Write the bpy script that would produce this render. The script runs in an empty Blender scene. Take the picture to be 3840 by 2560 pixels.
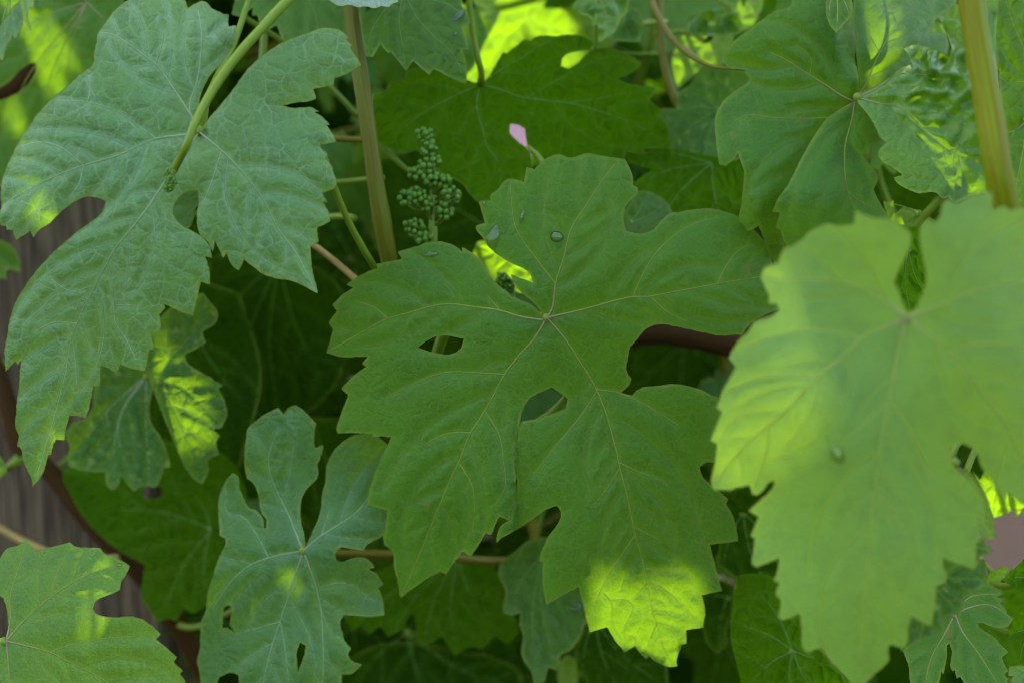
import bpy, math, random
import numpy as np
from mathutils import Vector, Matrix, Euler
from mathutils.geometry import delaunay_2d_cdt

# ------------------------------------------------------------------ camera, sky, sun, exposure
R = math.radians
SC = bpy.context.scene
COL = SC.collection
PITCH = R(12); CAM = np.array([0, 0, 1.05]); SENS = 0.6      # 36 mm sensor behind a 60 mm lens
FW = np.array([0, math.cos(PITCH), -math.sin(PITCH)])
UP = np.array([0, math.sin(PITCH), math.cos(PITCH)])
RT = np.array([1.0, 0, 0])
cd = bpy.data.cameras.new('camera'); cam = bpy.data.objects.new('camera', cd); COL.objects.link(cam)
cam.location = CAM; cam.rotation_euler = (R(90) - PITCH, 0, 0)
cd.lens = 60; cd.sensor_width = 36; cd.clip_start = .01; cd.clip_end = 2000
cd.dof.use_dof = True; cd.dof.focus_distance = .595; cd.dof.aperture_fstop = 6.3
SC.camera = cam

SUN = Vector((-.25, .52, .82)).normalized()                 # direction towards the sun
W = bpy.data.worlds.new('World'); SC.world = W; W.use_nodes = True
wn = W.node_tree.nodes; bgd = wn['Background']
sky = wn.new('ShaderNodeTexSky'); sky.sky_type = 'NISHITA'; sky.sun_disc = False; sky.air_density = .8; sky.dust_density = 4.; sky.ozone_density = .4
sky.sun_elevation = math.asin(SUN.z); sky.sun_rotation = math.atan2(SUN.x, SUN.y)
W.node_tree.links.new(sky.outputs[0], bgd.inputs[0]); bgd.inputs[1].default_value = .15
sl = bpy.data.lights.new('sun', 'SUN'); sl.energy = 2.0; sl.angle = R(.53); sl.color = (1, .95, .86)
so = bpy.data.objects.new('sun', sl); COL.objects.link(so); so.location = (0, 0, 5)
so.rotation_euler = SUN.to_track_quat('Z', 'Y').to_euler()
vs = SC.view_settings; vs.view_transform = 'Standard'; vs.look = 'None'; vs.gamma = 1; vs.exposure = 3.0
SC.cycles.use_denoising = True; SC.cycles.use_adaptive_sampling = True; SC.cycles.adaptive_threshold = .014; SC.cycles.filter_width = 1.05
SC.cycles.max_bounces = 5; SC.cycles.transmission_bounces = 3; SC.cycles.diffuse_bounces = 3; SC.cycles.glossy_bounces = 2
SC.cycles.caustics_refractive = False; SC.cycles.caustics_reflective = False

# ------------------------------------------------------------------ pixels of the photograph to points
K = .36 / 3840                                               # metres per photo pixel at 0.6 m
def P3(u, v, d):
    u = np.asarray(u, float); v = np.asarray(v, float); d = np.asarray(d, float)
    x = (u - 1920) / 3840 * SENS; y = (1280 - v) / 3840 * SENS
    return CAM + d[..., None] * (FW + x[..., None] * RT + y[..., None] * UP)
def P1(u, v, d): return P3(np.array([u]), np.array([v]), np.array([d]))[0]
TILE = {'A': (0, 0, 1.568), 'B': (0, 900, 1.568), 'C': (0, 1560, 1.568), 'D': (700, 0, 1.568), 'E': (1100, 500, 1.568),
        'F': (700, 1560, 1.568), 'G': (1600, 0, 1.568), 'H': (2000, 700, 1.568), 'I': (1600, 1560, 1.568),
        'J': (2500, 0, 1.568), 'K': (2840, 0, 1.568), 'L': (2640, 700, 1.30667), 'M': (2540, 1560, 1.568),
        'N': (3040, 1760, 1.96), 'P': (1700, 0, 1.96), 'Q': (3240, 0, 3.92), 'R': (3340, 1700, 1.824),
        'S': (2300, 1800, 2.063), 'U': (1200, 1900, 2.138), 'Z': (0, 0, .6125)}
def T(t, *xy):
    ox, oy, s = TILE[t]
    return [(ox + xy[i] / s, oy + xy[i + 1] / s) for i in range(0, len(xy), 2)]

# ------------------------------------------------------------------ materials
class NT:
    def __init__(s, name):
        s.m = bpy.data.materials.new(name); s.m.use_nodes = True
        s.t = s.m.node_tree; s.t.nodes.clear()
        s.out = s.n('ShaderNodeOutputMaterial')
    def n(s, typ, **kw):
        nd = s.t.nodes.new(typ)
        for k, v in kw.items():
            if k.startswith('i_'): nd.inputs[k[2:].replace('_', ' ')].default_value = v
            else: setattr(nd, k, v)
        return nd
    def l(s, a, b): s.t.links.new(a, b)
    def attr(s, name): return s.n('ShaderNodeAttribute', attribute_name=name).outputs['Fac']
    def noise(s, vec, scale, detail=3, rough=.55):
        nd = s.n('ShaderNodeTexNoise', i_Scale=scale, i_Detail=detail, i_Roughness=rough); s.l(vec, nd.inputs['Vector']); return nd
    def ramp(s, fac, a, b, lo=0., hi=1., smooth=True):
        nd = s.n('ShaderNodeMapRange'); nd.interpolation_type = 'SMOOTHSTEP' if smooth else 'LINEAR'
        s.l(fac, nd.inputs[0]); nd.inputs[1].default_value = a; nd.inputs[2].default_value = b
        nd.inputs[3].default_value = lo; nd.inputs[4].default_value = hi; return nd.outputs[0]
    def mix(s, fac, a, b):
        nd = s.n('ShaderNodeMix', data_type='RGBA')
        if isinstance(fac, (int, float)): nd.inputs[0].default_value = fac
        else: s.l(fac, nd.inputs[0])
        for i, c in ((6, a), (7, b)):
            if isinstance(c, tuple): nd.inputs[i].default_value = (*c, 1)
            else: s.l(c, nd.inputs[i])
        return nd.outputs[2]
    def math(s, op, a, b=None):
        nd = s.n('ShaderNodeMath', operation=op)
        for i, c in enumerate((a, b)):
            if c is None: continue
            if isinstance(c, (int, float)): nd.inputs[i].default_value = c
            else: s.l(c, nd.inputs[i])
        return nd.outputs[0]

def leaf_mat(name, base, alt, trans, rough=.48, spec=.4, tfac=.42, net=.3, vein=(.2, .3, .07), edge=(.22, .3, .03),
             bump=.5, speck=0, spots=.0, edgew=.0014, cell=210, fine2=False, fzz=.5):
    n = NT(name)
    uv = n.n('ShaderNodeUVMap', uv_map='flat').outputs[0]
    warp = n.noise(uv, 160, 1)
    add = n.n('ShaderNodeVectorMath', operation='MULTIPLY_ADD'); n.l(warp.outputs['Color'], add.inputs[0])
    add.inputs[1].default_value = (.0035, .0035, 0); n.l(uv, add.inputs[2]); wv = add.outputs[0]
    v1 = n.n('ShaderNodeTexVoronoi', feature='DISTANCE_TO_EDGE', i_Scale=cell); n.l(wv, v1.inputs['Vector'])
    if fine2:
        v2 = n.n('ShaderNodeTexVoronoi', feature='DISTANCE_TO_EDGE', i_Scale=cell * 3.3); n.l(wv, v2.inputs['Vector'])
    else: v2 = v1
    big = n.noise(uv, 28, 2); mid = n.noise(uv, 120, 2); fine = n.noise(uv, 1250, 2, .7)
    col = n.mix(n.ramp(big.outputs[0], .35, .66), base, alt)
    col = n.mix(n.ramp(mid.outputs[0], .42, .68, 0, .55), col, tuple(c * .66 for c in base))
    nl = n.ramp(v1.outputs[0], .0, .07, 1, 0); nl2 = n.ramp(v2.outputs[0], .0, .09, 1, 0)
    lines = n.math('MULTIPLY', n.math('ADD', n.math('MULTIPLY', nl, .7), n.math('MULTIPLY', nl2, .5)),
                   n.ramp(mid.outputs[0], .35, .65, .25, 1))
    lf = n.math('MULTIPLY', lines, net); col = n.mix(lf, col, vein)
    vd = n.attr('vein'); ed = n.attr('edge')
    col = n.mix(n.ramp(vd, .0003, .0022, .32, 0), col, vein)
    eb = n.math('MULTIPLY', n.ramp(ed, 0., edgew, .55, 0), n.ramp(mid.outputs[0], .3, .6, .35, 1))
    col = n.mix(eb, col, edge)
    fz = n.ramp(fine.outputs[0], .4, .68, 0, fzz); col = n.mix(fz, col, tuple(min(1, c * 2.2) for c in base))
    if speck:
        sp = n.noise(uv, 330, 2); col = n.mix(n.ramp(sp.outputs[0], .55, .72, 0, speck), col, (.3, .36, .08))
    if spots:
        sv = n.n('ShaderNodeTexVoronoi', i_Scale=55, i_Randomness=1.); n.l(wv, sv.inputs['Vector'])
        col = n.mix(n.ramp(sv.outputs['Distance'], .04, .09, spots, 0), col, (.16, .1, .025))
    tcol = n.mix(lf, trans, tuple(min(1, c * 1.7 + .06) for c in trans))
    tcol = n.mix(n.ramp(mid.outputs[0], .35, .7, 0, .3), tcol, tuple(c * .7 for c in trans))
    b1 = n.n('ShaderNodeBump', i_Strength=bump, i_Distance=.0009)
    h = n.math('ADD', n.ramp(v1.outputs[0], 0, .35, 0, 1), n.math('MULTIPLY', n.ramp(v2.outputs[0], 0, .3, 0, 1), .28))
    n.l(n.math('ADD', h, n.math('MULTIPLY', mid.outputs[0], .7)), b1.inputs['Height'])
    b2 = n.n('ShaderNodeBump', i_Strength=.5, i_Distance=.00015); n.l(fine.outputs[0], b2.inputs['Height']); n.l(b1.outputs[0], b2.inputs['Normal'])
    p = n.n('ShaderNodeBsdfPrincipled', i_Roughness=rough, i_IOR=1.45); p.inputs['Specular IOR Level'].default_value = spec
    n.l(n.ramp(big.outputs[0], .3, .7, rough - .07, rough + .1), p.inputs['Roughness'])
    n.l(col, p.inputs['Base Color']); n.l(b2.outputs[0], p.inputs['Normal'])
    tr = n.n('ShaderNodeBsdfTranslucent'); n.l(tcol, tr.inputs[0]); n.l(b2.outputs[0], tr.inputs['Normal'])
    mx = n.n('ShaderNodeMixShader'); mx.inputs[0].default_value = tfac
    n.l(p.outputs[0], mx.inputs[1]); n.l(tr.outputs[0], mx.inputs[2]); n.l(mx.outputs[0], n.out.inputs[0])
    return n.m

def plain_mat(name, c1, c2, rough=.5, scale=400, bump=.3, dist=.0003, tfac=0, stretch=None, spec=.4, tcol=None, jd=None):
    n = NT(name)
    tc = n.n('ShaderNodeTexCoord').outputs['Object']
    if stretch:
        mp = n.n('ShaderNodeMapping'); n.l(n.n('ShaderNodeUVMap', uv_map='flat').outputs[0], mp.inputs[0])
        mp.inputs['Scale'].default_value = stretch; tc = mp.outputs[0]
    nz = n.noise(tc, scale, 5)
    col = n.mix(n.ramp(nz.outputs[0], .32, .68), c1, c2)
    if jd: col = n.mix(n.ramp(n.attr('jd'), .001, .014, .8, 0), col, jd)
    p = n.n('ShaderNodeBsdfPrincipled', i_Roughness=rough); p.inputs['Specular IOR Level'].default_value = spec
    n.l(col, p.inputs['Base Color'])
    b = n.n('ShaderNodeBump', i_Strength=bump, i_Distance=dist); n.l(nz.outputs[0], b.inputs['Height']); n.l(b.outputs[0], p.inputs['Normal'])
    if tfac:
        tr = n.n('ShaderNodeBsdfTranslucent')
        if tcol: tr.inputs[0].default_value = (*tcol, 1)
        else: n.l(col, tr.inputs[0])
        mx = n.n('ShaderNodeMixShader'); mx.inputs[0].default_value = tfac
        n.l(p.outputs[0], mx.inputs[1]); n.l(tr.outputs[0], mx.inputs[2]); n.l(mx.outputs[0], n.out.inputs[0])
    else: n.l(p.outputs[0], n.out.inputs[0])
    return n.m

M = {}
TR = (.21, .39, .003)
M['mid'] = leaf_mat('leaf_green', (.03, .104, .006), (.042, .13, .0065), TR, spec=.28, net=.3, spots=.6, bump=.2, vein=(.12, .2, .03), edge=(.2, .26, .02), fine2=True)
M['blue'] = leaf_mat('leaf_blue_green', (.078, .185, .05), (.1, .21, .046), TR, rough=.5, spec=.4, cell=165, fzz=.22, net=.42, vein=(.27, .4, .23), bump=.38, edge=(.2, .27, .03), fine2=True)
M['blue2'] = leaf_mat('leaf_blue_green_smooth', (.04, .125, .028), (.05, .14, .02), TR, fzz=.3, rough=.52, spec=.42, net=.25, vein=(.15, .27, .1), bump=.35, edge=(.19, .26, .03), fine2=True)
M['light2'] = leaf_mat('leaf_soft_green', (.06, .145, .02), (.072, .162, .018), TR, rough=.5, net=.14, vein=(.14, .22, .03), spec=.35, bump=.25, edge=(.18, .26, .015), fine2=True)
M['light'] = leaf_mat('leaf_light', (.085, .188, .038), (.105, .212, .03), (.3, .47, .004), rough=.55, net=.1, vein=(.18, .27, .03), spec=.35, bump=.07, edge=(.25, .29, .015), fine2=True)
M['deep'] = leaf_mat('leaf_shade_green', (.021, .064, .0005), (.029, .08, .0007), (.17, .42, .001), rough=.6, spec=.03, tfac=.52, net=.2, vein=(.08, .16, .008), bump=.6, edge=(.08, .16, .004))  # shade put into the darker base, glow from behind into stronger translucency
M['dark'] = leaf_mat('leaf_shade_dark', (.009, .031, .0003), (.014, .042, .0004), (.08, .2, .0005), rough=.6, spec=.02, net=.18, vein=(.05, .11, .006), bump=.6)  # darker copy of the leaf green, missing shade put into its colour
M['speck'] = leaf_mat('leaf_speckled', (.022, .075, .018), (.03, .09, .009), TR, rough=.68, spec=.1, net=.2, speck=.45, bump=.45, vein=(.11, .2, .04))
M['glossy'] = leaf_mat('leaf_glossy', (.026, .082, .003), (.035, .098, .003), TR, rough=.4, spec=.28, net=.2, bump=.4, vein=(.09, .18, .02))
M['bubble'] = leaf_mat('leaf_young', (.05, .135, .008), (.065, .155, .009), TR, rough=.42, spec=.55, net=.15, bump=.25, cell=260, vein=(.13, .22, .05))
M['sunny'] = leaf_mat('leaf_sunlit_tone', (.1, .19, .008), (.12, .21, .008), (.27, .5, .002), rough=.5, net=.3, tfac=.55, vein=(.28, .36, .03))  # lit copy of the leaf, sunlight put into the brighter, yellower colour
M['pale'] = leaf_mat('leaf_underside', (.2, .27, .2), (.24, .3, .22), (.3, .5, .12), rough=.7, spec=.2, net=.3)
M['soup'] = plain_mat('leaf_shade_tone', (.006, .021, .0003), (.009, .029, .0004), scale=40, rough=.6, spec=.02, bump=.3, dist=.002, tfac=.4, tcol=(.05, .15, .0005))  # deepest copy of the leaf green, background shade put into the colour
M['vein'] = plain_mat('vein_pale', (.2, .25, .018), (.25, .27, .03), scale=900, tfac=.35, tcol=(.34, .42, .05), jd=(.3, .21, .13))
M['vein_blue'] = plain_mat('vein_whitish', (.18, .29, .1), (.24, .32, .13), scale=900, tfac=.4, tcol=(.6, .8, .25), jd=(.3, .23, .17))
M['vein_dark'] = plain_mat('vein_green', (.07, .16, .012), (.1, .19, .018), scale=900, tfac=.4, tcol=(.4, .7, .05))
M['vein_light'] = plain_mat('vein_luminous', (.2, .29, .05), (.25, .32, .07), scale=900, tfac=.5, tcol=(.85, .95, .2), jd=(.3, .24, .13))
M['faint_light'] = plain_mat('side_vein_luminous', (.12, .23, .035), (.14, .25, .04), scale=900, tfac=.5, tcol=(.8, .95, .12))
M['faint'] = plain_mat('side_vein_green', (.052, .135, .01), (.065, .15, .013), scale=900, tfac=.35, tcol=(.25, .42, .02))
M['faint_blue'] = plain_mat('side_vein_blue_green', (.11, .21, .09), (.14, .24, .11), scale=900, tfac=.4, tcol=(.5, .8, .2))
M['faint_dark'] = plain_mat('side_vein_dark', (.04, .1, .006), (.05, .12, .008), scale=900, tfac=.4, tcol=(.3, .6, .02))
M['margin'] = plain_mat('leaf_margin', (.11, .2, .015), (.2, .21, .03), scale=260, tfac=.3, rough=.6)
M['petiole'] = plain_mat('petiole_green', (.12, .2, .008), (.16, .23, .014), scale=3, stretch=(60, 900, 1), spec=.25, rough=.4, tfac=.15)
M['petiole_red'] = plain_mat('petiole_brownish', (.1, .11, .002), (.12, .08, .003), scale=3, stretch=(60, 900, 1), spec=.2, rough=.45)
M['stem'] = plain_mat('stem_striped', (.085, .115, .001), (.088, .066, .001), scale=2.2, stretch=(16, 420, 1), rough=.5, bump=.6, dist=.0008, spec=.16)
M['stem_lit'] = plain_mat('stem_yellow_green', (.14, .19, .001), (.135, .115, .001), scale=2.0, stretch=(14, 330, 1), rough=.5, bump=.5, dist=.0008, tfac=.12, spec=.12)
M['cane'] = plain_mat('cane_brown', (.028, .012, .001), (.05, .022, .0015), scale=2.5, stretch=(20, 350, 1), spec=.1, rough=.7, bump=.8, dist=.0012)
M['cane_tan'] = plain_mat('cane_tan', (.18, .12, .02), (.34, .24, .05), scale=2.5, stretch=(30, 400, 1), rough=.6, bump=.7, dist=.0008)
M['bud'] = plain_mat('bud_green', (.065, .155, .007), (.09, .19, .01), scale=200, rough=.45, spec=.35, bump=.0, tfac=.2, tcol=(.2, .5, .02))
M['wood'] = plain_mat('weathered_wood', (.035, .025, .011), (.17, .122, .06), scale=3, stretch=(170, 7, 1), rough=.85, bump=1., dist=.004, spec=.2)
M['soil'] = plain_mat('gravel_soil', (.017, .0135, .011), (.028, .022, .019), scale=90, rough=1., bump=.8, dist=.02, spec=0)
wm = NT('water'); gt = wm.n('ShaderNodeBsdfTransparent'); lw = wm.n('ShaderNodeLayerWeight', i_Blend=.5)
wm.l(wm.mix(wm.ramp(lw.outputs['Facing'], .12, .7), (1., 1., .98), (.25, .4, .12)), gt.inputs[0]); gg = wm.n('ShaderNodeBsdfGlossy', i_Roughness=.01)  # dark rim painted into the tint in place of refraction
fr = wm.n('ShaderNodeFresnel', i_IOR=1.45); gm = wm.n('ShaderNodeMixShader'); wm.l(fr.outputs[0], gm.inputs[0]); wm.l(gt.outputs[0], gm.inputs[1]); wm.l(gg.outputs[0], gm.inputs[2])
wm.l(gm.outputs[0], wm.out.inputs[0]); M['water'] = wm.m

# ------------------------------------------------------------------ mesh helpers
def mesh_obj(name, verts, faces, mat, parent=None, uv=None, attrs=None, origin=None, smooth=True, mat2=None, mi=None):
    v = np.asarray(verts, float)
    if origin is not None: v = v - np.asarray(origin)
    me = bpy.data.meshes.new(name); me.from_pydata(v.tolist(), [], faces)
    if smooth: me.polygons.foreach_set('use_smooth', [True] * len(me.polygons))
    if uv is not None:
        ul = me.uv_layers.new(name='flat'); li = np.zeros(len(me.loops), int); me.loops.foreach_get('vertex_index', li)
        ul.data.foreach_set('uv', np.asarray(uv, float)[li].ravel())
    for k, a in (attrs or {}).items():
        at = me.attributes.new(k, 'FLOAT', 'POINT'); at.data.foreach_set('value', np.asarray(a, float))
    me.materials.append(mat)
    if mat2: me.materials.append(mat2); me.polygons.foreach_set('material_index', mi)
    me.update()
    o = bpy.data.objects.new(name, me); COL.objects.link(o)
    if parent is not None: o.parent = parent
    return o
def tag(o, label=None, cat=None, group=None, kind=None):
    for k, v in (('label', label), ('category', cat), ('group', group), ('kind', kind)):
        if v: o[k] = v
    return o

def smooth_line(pts, step, closed=False, corner=48):
    p = np.asarray(pts, float); n = len(p); out = []
    def tang(i):
        if not closed and (i == 0 or i == n - 1): return None
        a, b, c = p[(i - 1) % n], p[i], p[(i + 1) % n]
        d1, d2 = b - a, c - b; l1, l2 = np.linalg.norm(d1), np.linalg.norm(d2)
        if l1 < 1e-9 or l2 < 1e-9: return None
        if closed and math.degrees(math.acos(np.clip(d1 @ d2 / l1 / l2, -1, 1))) > corner: return None
        t = d1 / l1 * l2 + d2 / l2 * l1
        return t / max(np.linalg.norm(t), 1e-9)
    tg = [tang(i) for i in range(n)]
    for i in range(n if closed else n - 1):
        a, b = p[i], p[(i + 1) % n]; L = np.linalg.norm(b - a)
        if L < 1e-9: continue
        ta = (tg[i] if tg[i] is not None else (b - a) / L) * L; tb = (tg[(i + 1) % n] if tg[(i + 1) % n] is not None else (b - a) / L) * L
        m = max(1, int(math.ceil(L / step)))
        for k in range(m):
            t = k / m
            out.append((2*t**3 - 3*t**2 + 1) * a + (t**3 - 2*t**2 + t) * ta + (-2*t**3 + 3*t**2) * b + (t**3 - t**2) * tb)
    if not closed: out.append(p[-1])
    return np.array(out)

def seg_dist(q, a, b):
    """distance of points q to the nearest of the segments a-b, and that segment's index"""
    best = np.full(len(q), 1e18)
    d = b - a; L2 = (d * d).sum(1) + 1e-12
    for s in range(0, len(q), 1500):
        qq = q[s:s + 1500, None, :]
        t = np.clip(((qq - a) * d).sum(2) / L2, 0, 1)
        r = qq - (a + t[..., None] * d)
        best[s:s + 1500] = (r * r).sum(2).min(1)
    return np.sqrt(best)
def inside(q, poly):
    x, y = q[:, 0], q[:, 1]; c = np.zeros(len(q), bool)
    a = poly; b = np.roll(poly, -1, 0)
    for s in range(0, len(q), 4000):
        xx, yy = x[s:s + 4000, None], y[s:s + 4000, None]
        cond = (a[:, 1] > yy) != (b[:, 1] > yy)
        dy = b[:, 1] - a[:, 1]; dy = np.where(np.abs(dy) < 1e-9, 1e-9, dy)
        xi = (b[:, 0] - a[:, 0]) * (yy - a[:, 1]) / dy + a[:, 0]
        c[s:s + 4000] = ((cond & (xx < xi)).sum(1) % 2).astype(bool)
    return c
def triangulate(loops, sp, rng):
    outer = loops[0]
    lo, hi = outer.min(0), outer.max(0)
    gx = np.arange(lo[0], hi[0], sp); gy = np.arange(lo[1], hi[1], sp * .866)
    g = np.array([(x + (sp / 2 if j % 2 else 0), y) for j, y in enumerate(gy) for x in gx])
    g = g + rng.uniform(-.18, .18, g.shape) * sp
    A = np.concatenate(loops); B = np.concatenate([np.roll(l, -1, 0) for l in loops])
    keep = inside(g, outer)
    for h in loops[1:]: keep &= ~inside(g, h)
    g = g[keep]
    if len(g): g = g[seg_dist(g, A, B) > sp * .45]
    pts = np.concatenate([A, g]) if len(g) else A
    ed = []; k = 0
    for l in loops:
        ed += [(k + i, k + (i + 1) % len(l)) for i in range(len(l))]; k += len(l)
    res = delaunay_2d_cdt([Vector(p) for p in pts], ed, [], 0, 1e-4)
    V = np.array([(p.x, p.y) for p in res[0]]); F = np.array([f for f in res[2] if len(f) == 3])
    c = V[F].mean(1); ok = inside(c, outer)
    for h in loops[1:]: ok &= ~inside(c, h)
    return V, F[ok], A, B

def waves(seed, n=7, lo=1., hi=2.2):
    r = np.random.RandomState(seed); th = r.uniform(0, 2 * np.pi, n); f = r.uniform(lo, hi, n); ph = r.uniform(0, 2 * np.pi, n)
    return lambda x, y: sum(np.sin((x * math.cos(t) + y * math.sin(t)) * k * 6.283 + p) for t, k, p in zip(th, f, ph)) / math.sqrt(n)

def tube(path, rad, seg=8, flat=1., nrm=None, ridge=0, cap=True):
    p = np.asarray(path, float); n = len(p)
    rad = np.broadcast_to(np.asarray(rad, float), (n,))
    t = np.gradient(p, axis=0); t /= np.linalg.norm(t, axis=1)[:, None] + 1e-12
    ref = np.array(nrm if nrm is not None else (0, -1., .35))
    V = []; UV = []; s = 0
    for i in range(n):
        b = np.cross(t[i], ref); b /= np.linalg.norm(b) + 1e-12; c = np.cross(b, t[i])
        if i: s += np.linalg.norm(p[i] - p[i - 1])
        for k in range(seg):
            a = 2 * math.pi * k / seg
            V.append(p[i] + rad[i] * (1 + ridge * math.cos(7 * a + i * .02)) * (math.cos(a) * b + flat * math.sin(a) * c)); UV.append((s, abs(k / seg - .5) * 2 * rad.max() * 3.1))
    F = [(i * seg + k, i * seg + (k + 1) % seg, (i + 1) * seg + (k + 1) % seg, (i + 1) * seg + k) for i in range(n - 1) for k in range(seg)]
    if cap: F += [tuple(range(seg - 1, -1, -1)), tuple((n - 1) * seg + k for k in range(seg))]
    return V, F, UV
def curve3(pts, step=.004):
    return smooth_line(np.asarray(pts, float), step)

# ------------------------------------------------------------------ leaves
def auto_branches(prim, loops, allv, spacing, rng, first=.18):
    """side veins leaving a main vein on alternate sides and curving towards the tip"""
    A = np.concatenate(loops); B = np.concatenate([np.roll(l, -1, 0) for l in loops]); out = []
    for line in prim:
        L = np.concatenate([[0], np.cumsum(np.linalg.norm(np.diff(line, axis=0), axis=1))]); tot = L[-1]
        s = max(tot * first, spacing * .5); side = 1
        while s < tot * .92:
            i = min(np.searchsorted(L, s), len(line) - 1); p = line[i].copy()
            tg = line[min(i + 3, len(line) - 1)] - line[max(i - 3, 0)]; ang = math.atan2(tg[1], tg[0]) + side * R(rng.uniform(44, 58))
            va = np.concatenate([v[:-1] for v in allv + out]); vb = np.concatenate([v[1:] for v in allv + out])
            pts = [p.copy()]; bend = -side * R(rng.uniform(1.5, 3.5)); q = p.copy()
            for k in range(40):
                q = q + 14 * np.array([math.cos(ang), math.sin(ang)]); ang += bend * (.4 + rng.uniform(0, .8))
                if not inside(q[None], loops[0])[0] or seg_dist(q[None], A, B)[0] < 7: break
                if k > 2 and seg_dist(q[None], va, vb)[0] < 22: break
                pts.append(q.copy())
            if len(pts) > 5: out.append(np.array(pts))
            s += spacing * rng.uniform(.42, .62); side = -side
    return out

LEAVES = {}
FAINT = {'vein_luminous': 'faint_light', 'vein_pale': 'faint', 'vein_whitish': 'faint_blue', 'vein_green': 'faint_dark'}
def build_leaf(name, parent, origin, sheets, prim, sec, mat, vmat, mapping, k, sp=14, seed=1, groove=.0005, blis=.0007, r0=3.5, r1=.9,
               auto=130, Dbase=None, margin=True, jpt=None, edge_curl=0., curlw=60.):
    """one blade (one or more sheets) with child veins and margin; mapping(u,v,D) gives points, D is depth away from the viewer"""
    rng = np.random.RandomState(seed)
    prim = [smooth_line(p, 14) for p in prim]; sec = [smooth_line(p, 14) for p in sec]
    VV = []; FF = []; UVs = []; ED = []; VD = []; LOOPS = []; off = 0
    loopsets = []
    for sh in sheets:
        loops = [smooth_line(sh['out'], 11, True)] + [smooth_line(h, 9, True) for h in sh.get('holes', [])]
        loops = [l + rng.normal(0, .7, l.shape) for l in loops]; loopsets.append(loops)
    def shv(sh, L): return [v for v in L if inside(v[len(v) // 2][None], sh[0])[0]] or L[:1]
    autos = []
    if auto:
        for loops in loopsets:
            pr = [v for v in prim if inside(v[len(v) // 2][None], loops[0])[0]]
            if pr: autos += auto_branches(pr, loops, prim + sec, auto, rng)
    allv = prim + sec + autos
    va = np.concatenate([v[:-1] for v in allv]); vb = np.concatenate([v[1:] for v in allv])
    def depth(q, ex, ed):
        vd = seg_dist(q, va, vb)
        D = Dbase(q[:, 0], q[:, 1])
        D = D + groove * np.exp(-(vd / 16.) ** 2) - blis * (1 - np.exp(-(vd / 45.) ** 2))
        if ex is not None: D = D + ex(q[:, 0], q[:, 1])
        if edge_curl and ed is not None: D = D + edge_curl * np.exp(-ed / curlw)
        return D, vd
    margins = []
    for sh, loops in zip(sheets, loopsets):
        V, F, A, B = triangulate(loops, sp, rng)
        ed = seg_dist(V, A, B)
        D, vd = depth(V, sh.get('ex'), ed)
        W3 = mapping(V[:, 0], V[:, 1], D)
        # faces look towards the viewer (clockwise in y-down pixels)
        a, b, c = V[F[:, 0]], V[F[:, 1]], V[F[:, 2]]
        cr = (b[:, 0] - a[:, 0]) * (c[:, 1] - a[:, 1]) - (b[:, 1] - a[:, 1]) * (c[:, 0] - a[:, 0])
        F = np.where((cr > 0)[:, None], F[:, [0, 2, 1]], F)
        VV.append(W3); FF += (F + off).tolist(); off += len(V); UVs.append(V * k); ED.append(ed * k); VD.append(vd * k)
        if margin:
            for l in loops:
                Dl, _ = depth(l, sh.get('ex'), np.zeros(len(l))); m3 = mapping(l[:, 0], l[:, 1], Dl)
                margins.append(np.concatenate([m3, m3[:2]]))
    o = mesh_obj(name, np.concatenate(VV), FF, mat, parent, np.concatenate(UVs), {'edge': np.concatenate(ED), 'vein': np.concatenate(VD)}, origin)
    J = np.array(jpt if jpt is not None else prim[0][0])
    def vein_tube(line, ra, rb):
        best = None
        for sh, loops in zip(sheets, loopsets):
            ins = inside(line, loops[0]).mean()
            if best is None or ins > best[0] + .05: best = (ins, sh)
        D, _ = depth(line, best[1].get('ex'), None)
        p = mapping(line[:, 0], line[:, 1], D - .00005)
        if len(p) > 3: p[1:-1] = (p[:-2] + p[1:-1] * 2 + p[2:]) / 4
        t = np.linspace(0, 1, len(p)); V, F, UV = tube(p, (ra + (rb - ra) * t ** .8) * k, 6, .6, mapping_n, cap=False); F = [f for f in F if f[0] % 6 < 3 or f[0] % 6 == 5]
        jd = np.repeat(np.linalg.norm(line - J, axis=1) * k, 6); return V, F, UV, jd
    mapping_n = (0, -.94, .34) if Dbase.__name__ != 'local' else (0, 0, 1.)
    groups = [[(p, r0, r1, 0)] for p in prim]
    for s_ in sec: groups[int(np.argmin([np.min(np.linalg.norm(p - s_[0], axis=1)) for p in prim]))].append((s_, r0 * .48, r1 * .7, 0))
    for s_ in autos: groups[int(np.argmin([np.min(np.linalg.norm(p - s_[0], axis=1)) for p in prim]))].append((s_, r0 * .34, r1 * .6, 1))
    for gset in groups:
        V = []; F = []; U = []; Jd = []; MI = []
        for line, ra, rb, fi in gset:
            v, f, uv, jd = vein_tube(line, ra, rb); n0 = len(V); V += list(v); U += uv; Jd += list(jd); F += [tuple(i + n0 for i in ff) for ff in f]; MI += [fi] * len(f)
        mesh_obj('vein', V, F, vmat, o, U, {'jd': Jd}, origin, True, M[FAINT[vmat.name]], MI)
    if margin:
        V = []; F = []
        for m3 in margins:
            v, f, uv = tube(m3, .0001 + 0 * m3[:, 0], 4, 1, None, cap=False); n0 = len(V); V += list(v); F += [tuple(i + n0 for i in ff) for ff in f]
        mesh_obj('margin', V, F, M['margin'], o, None, None, origin)
    return o

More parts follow.
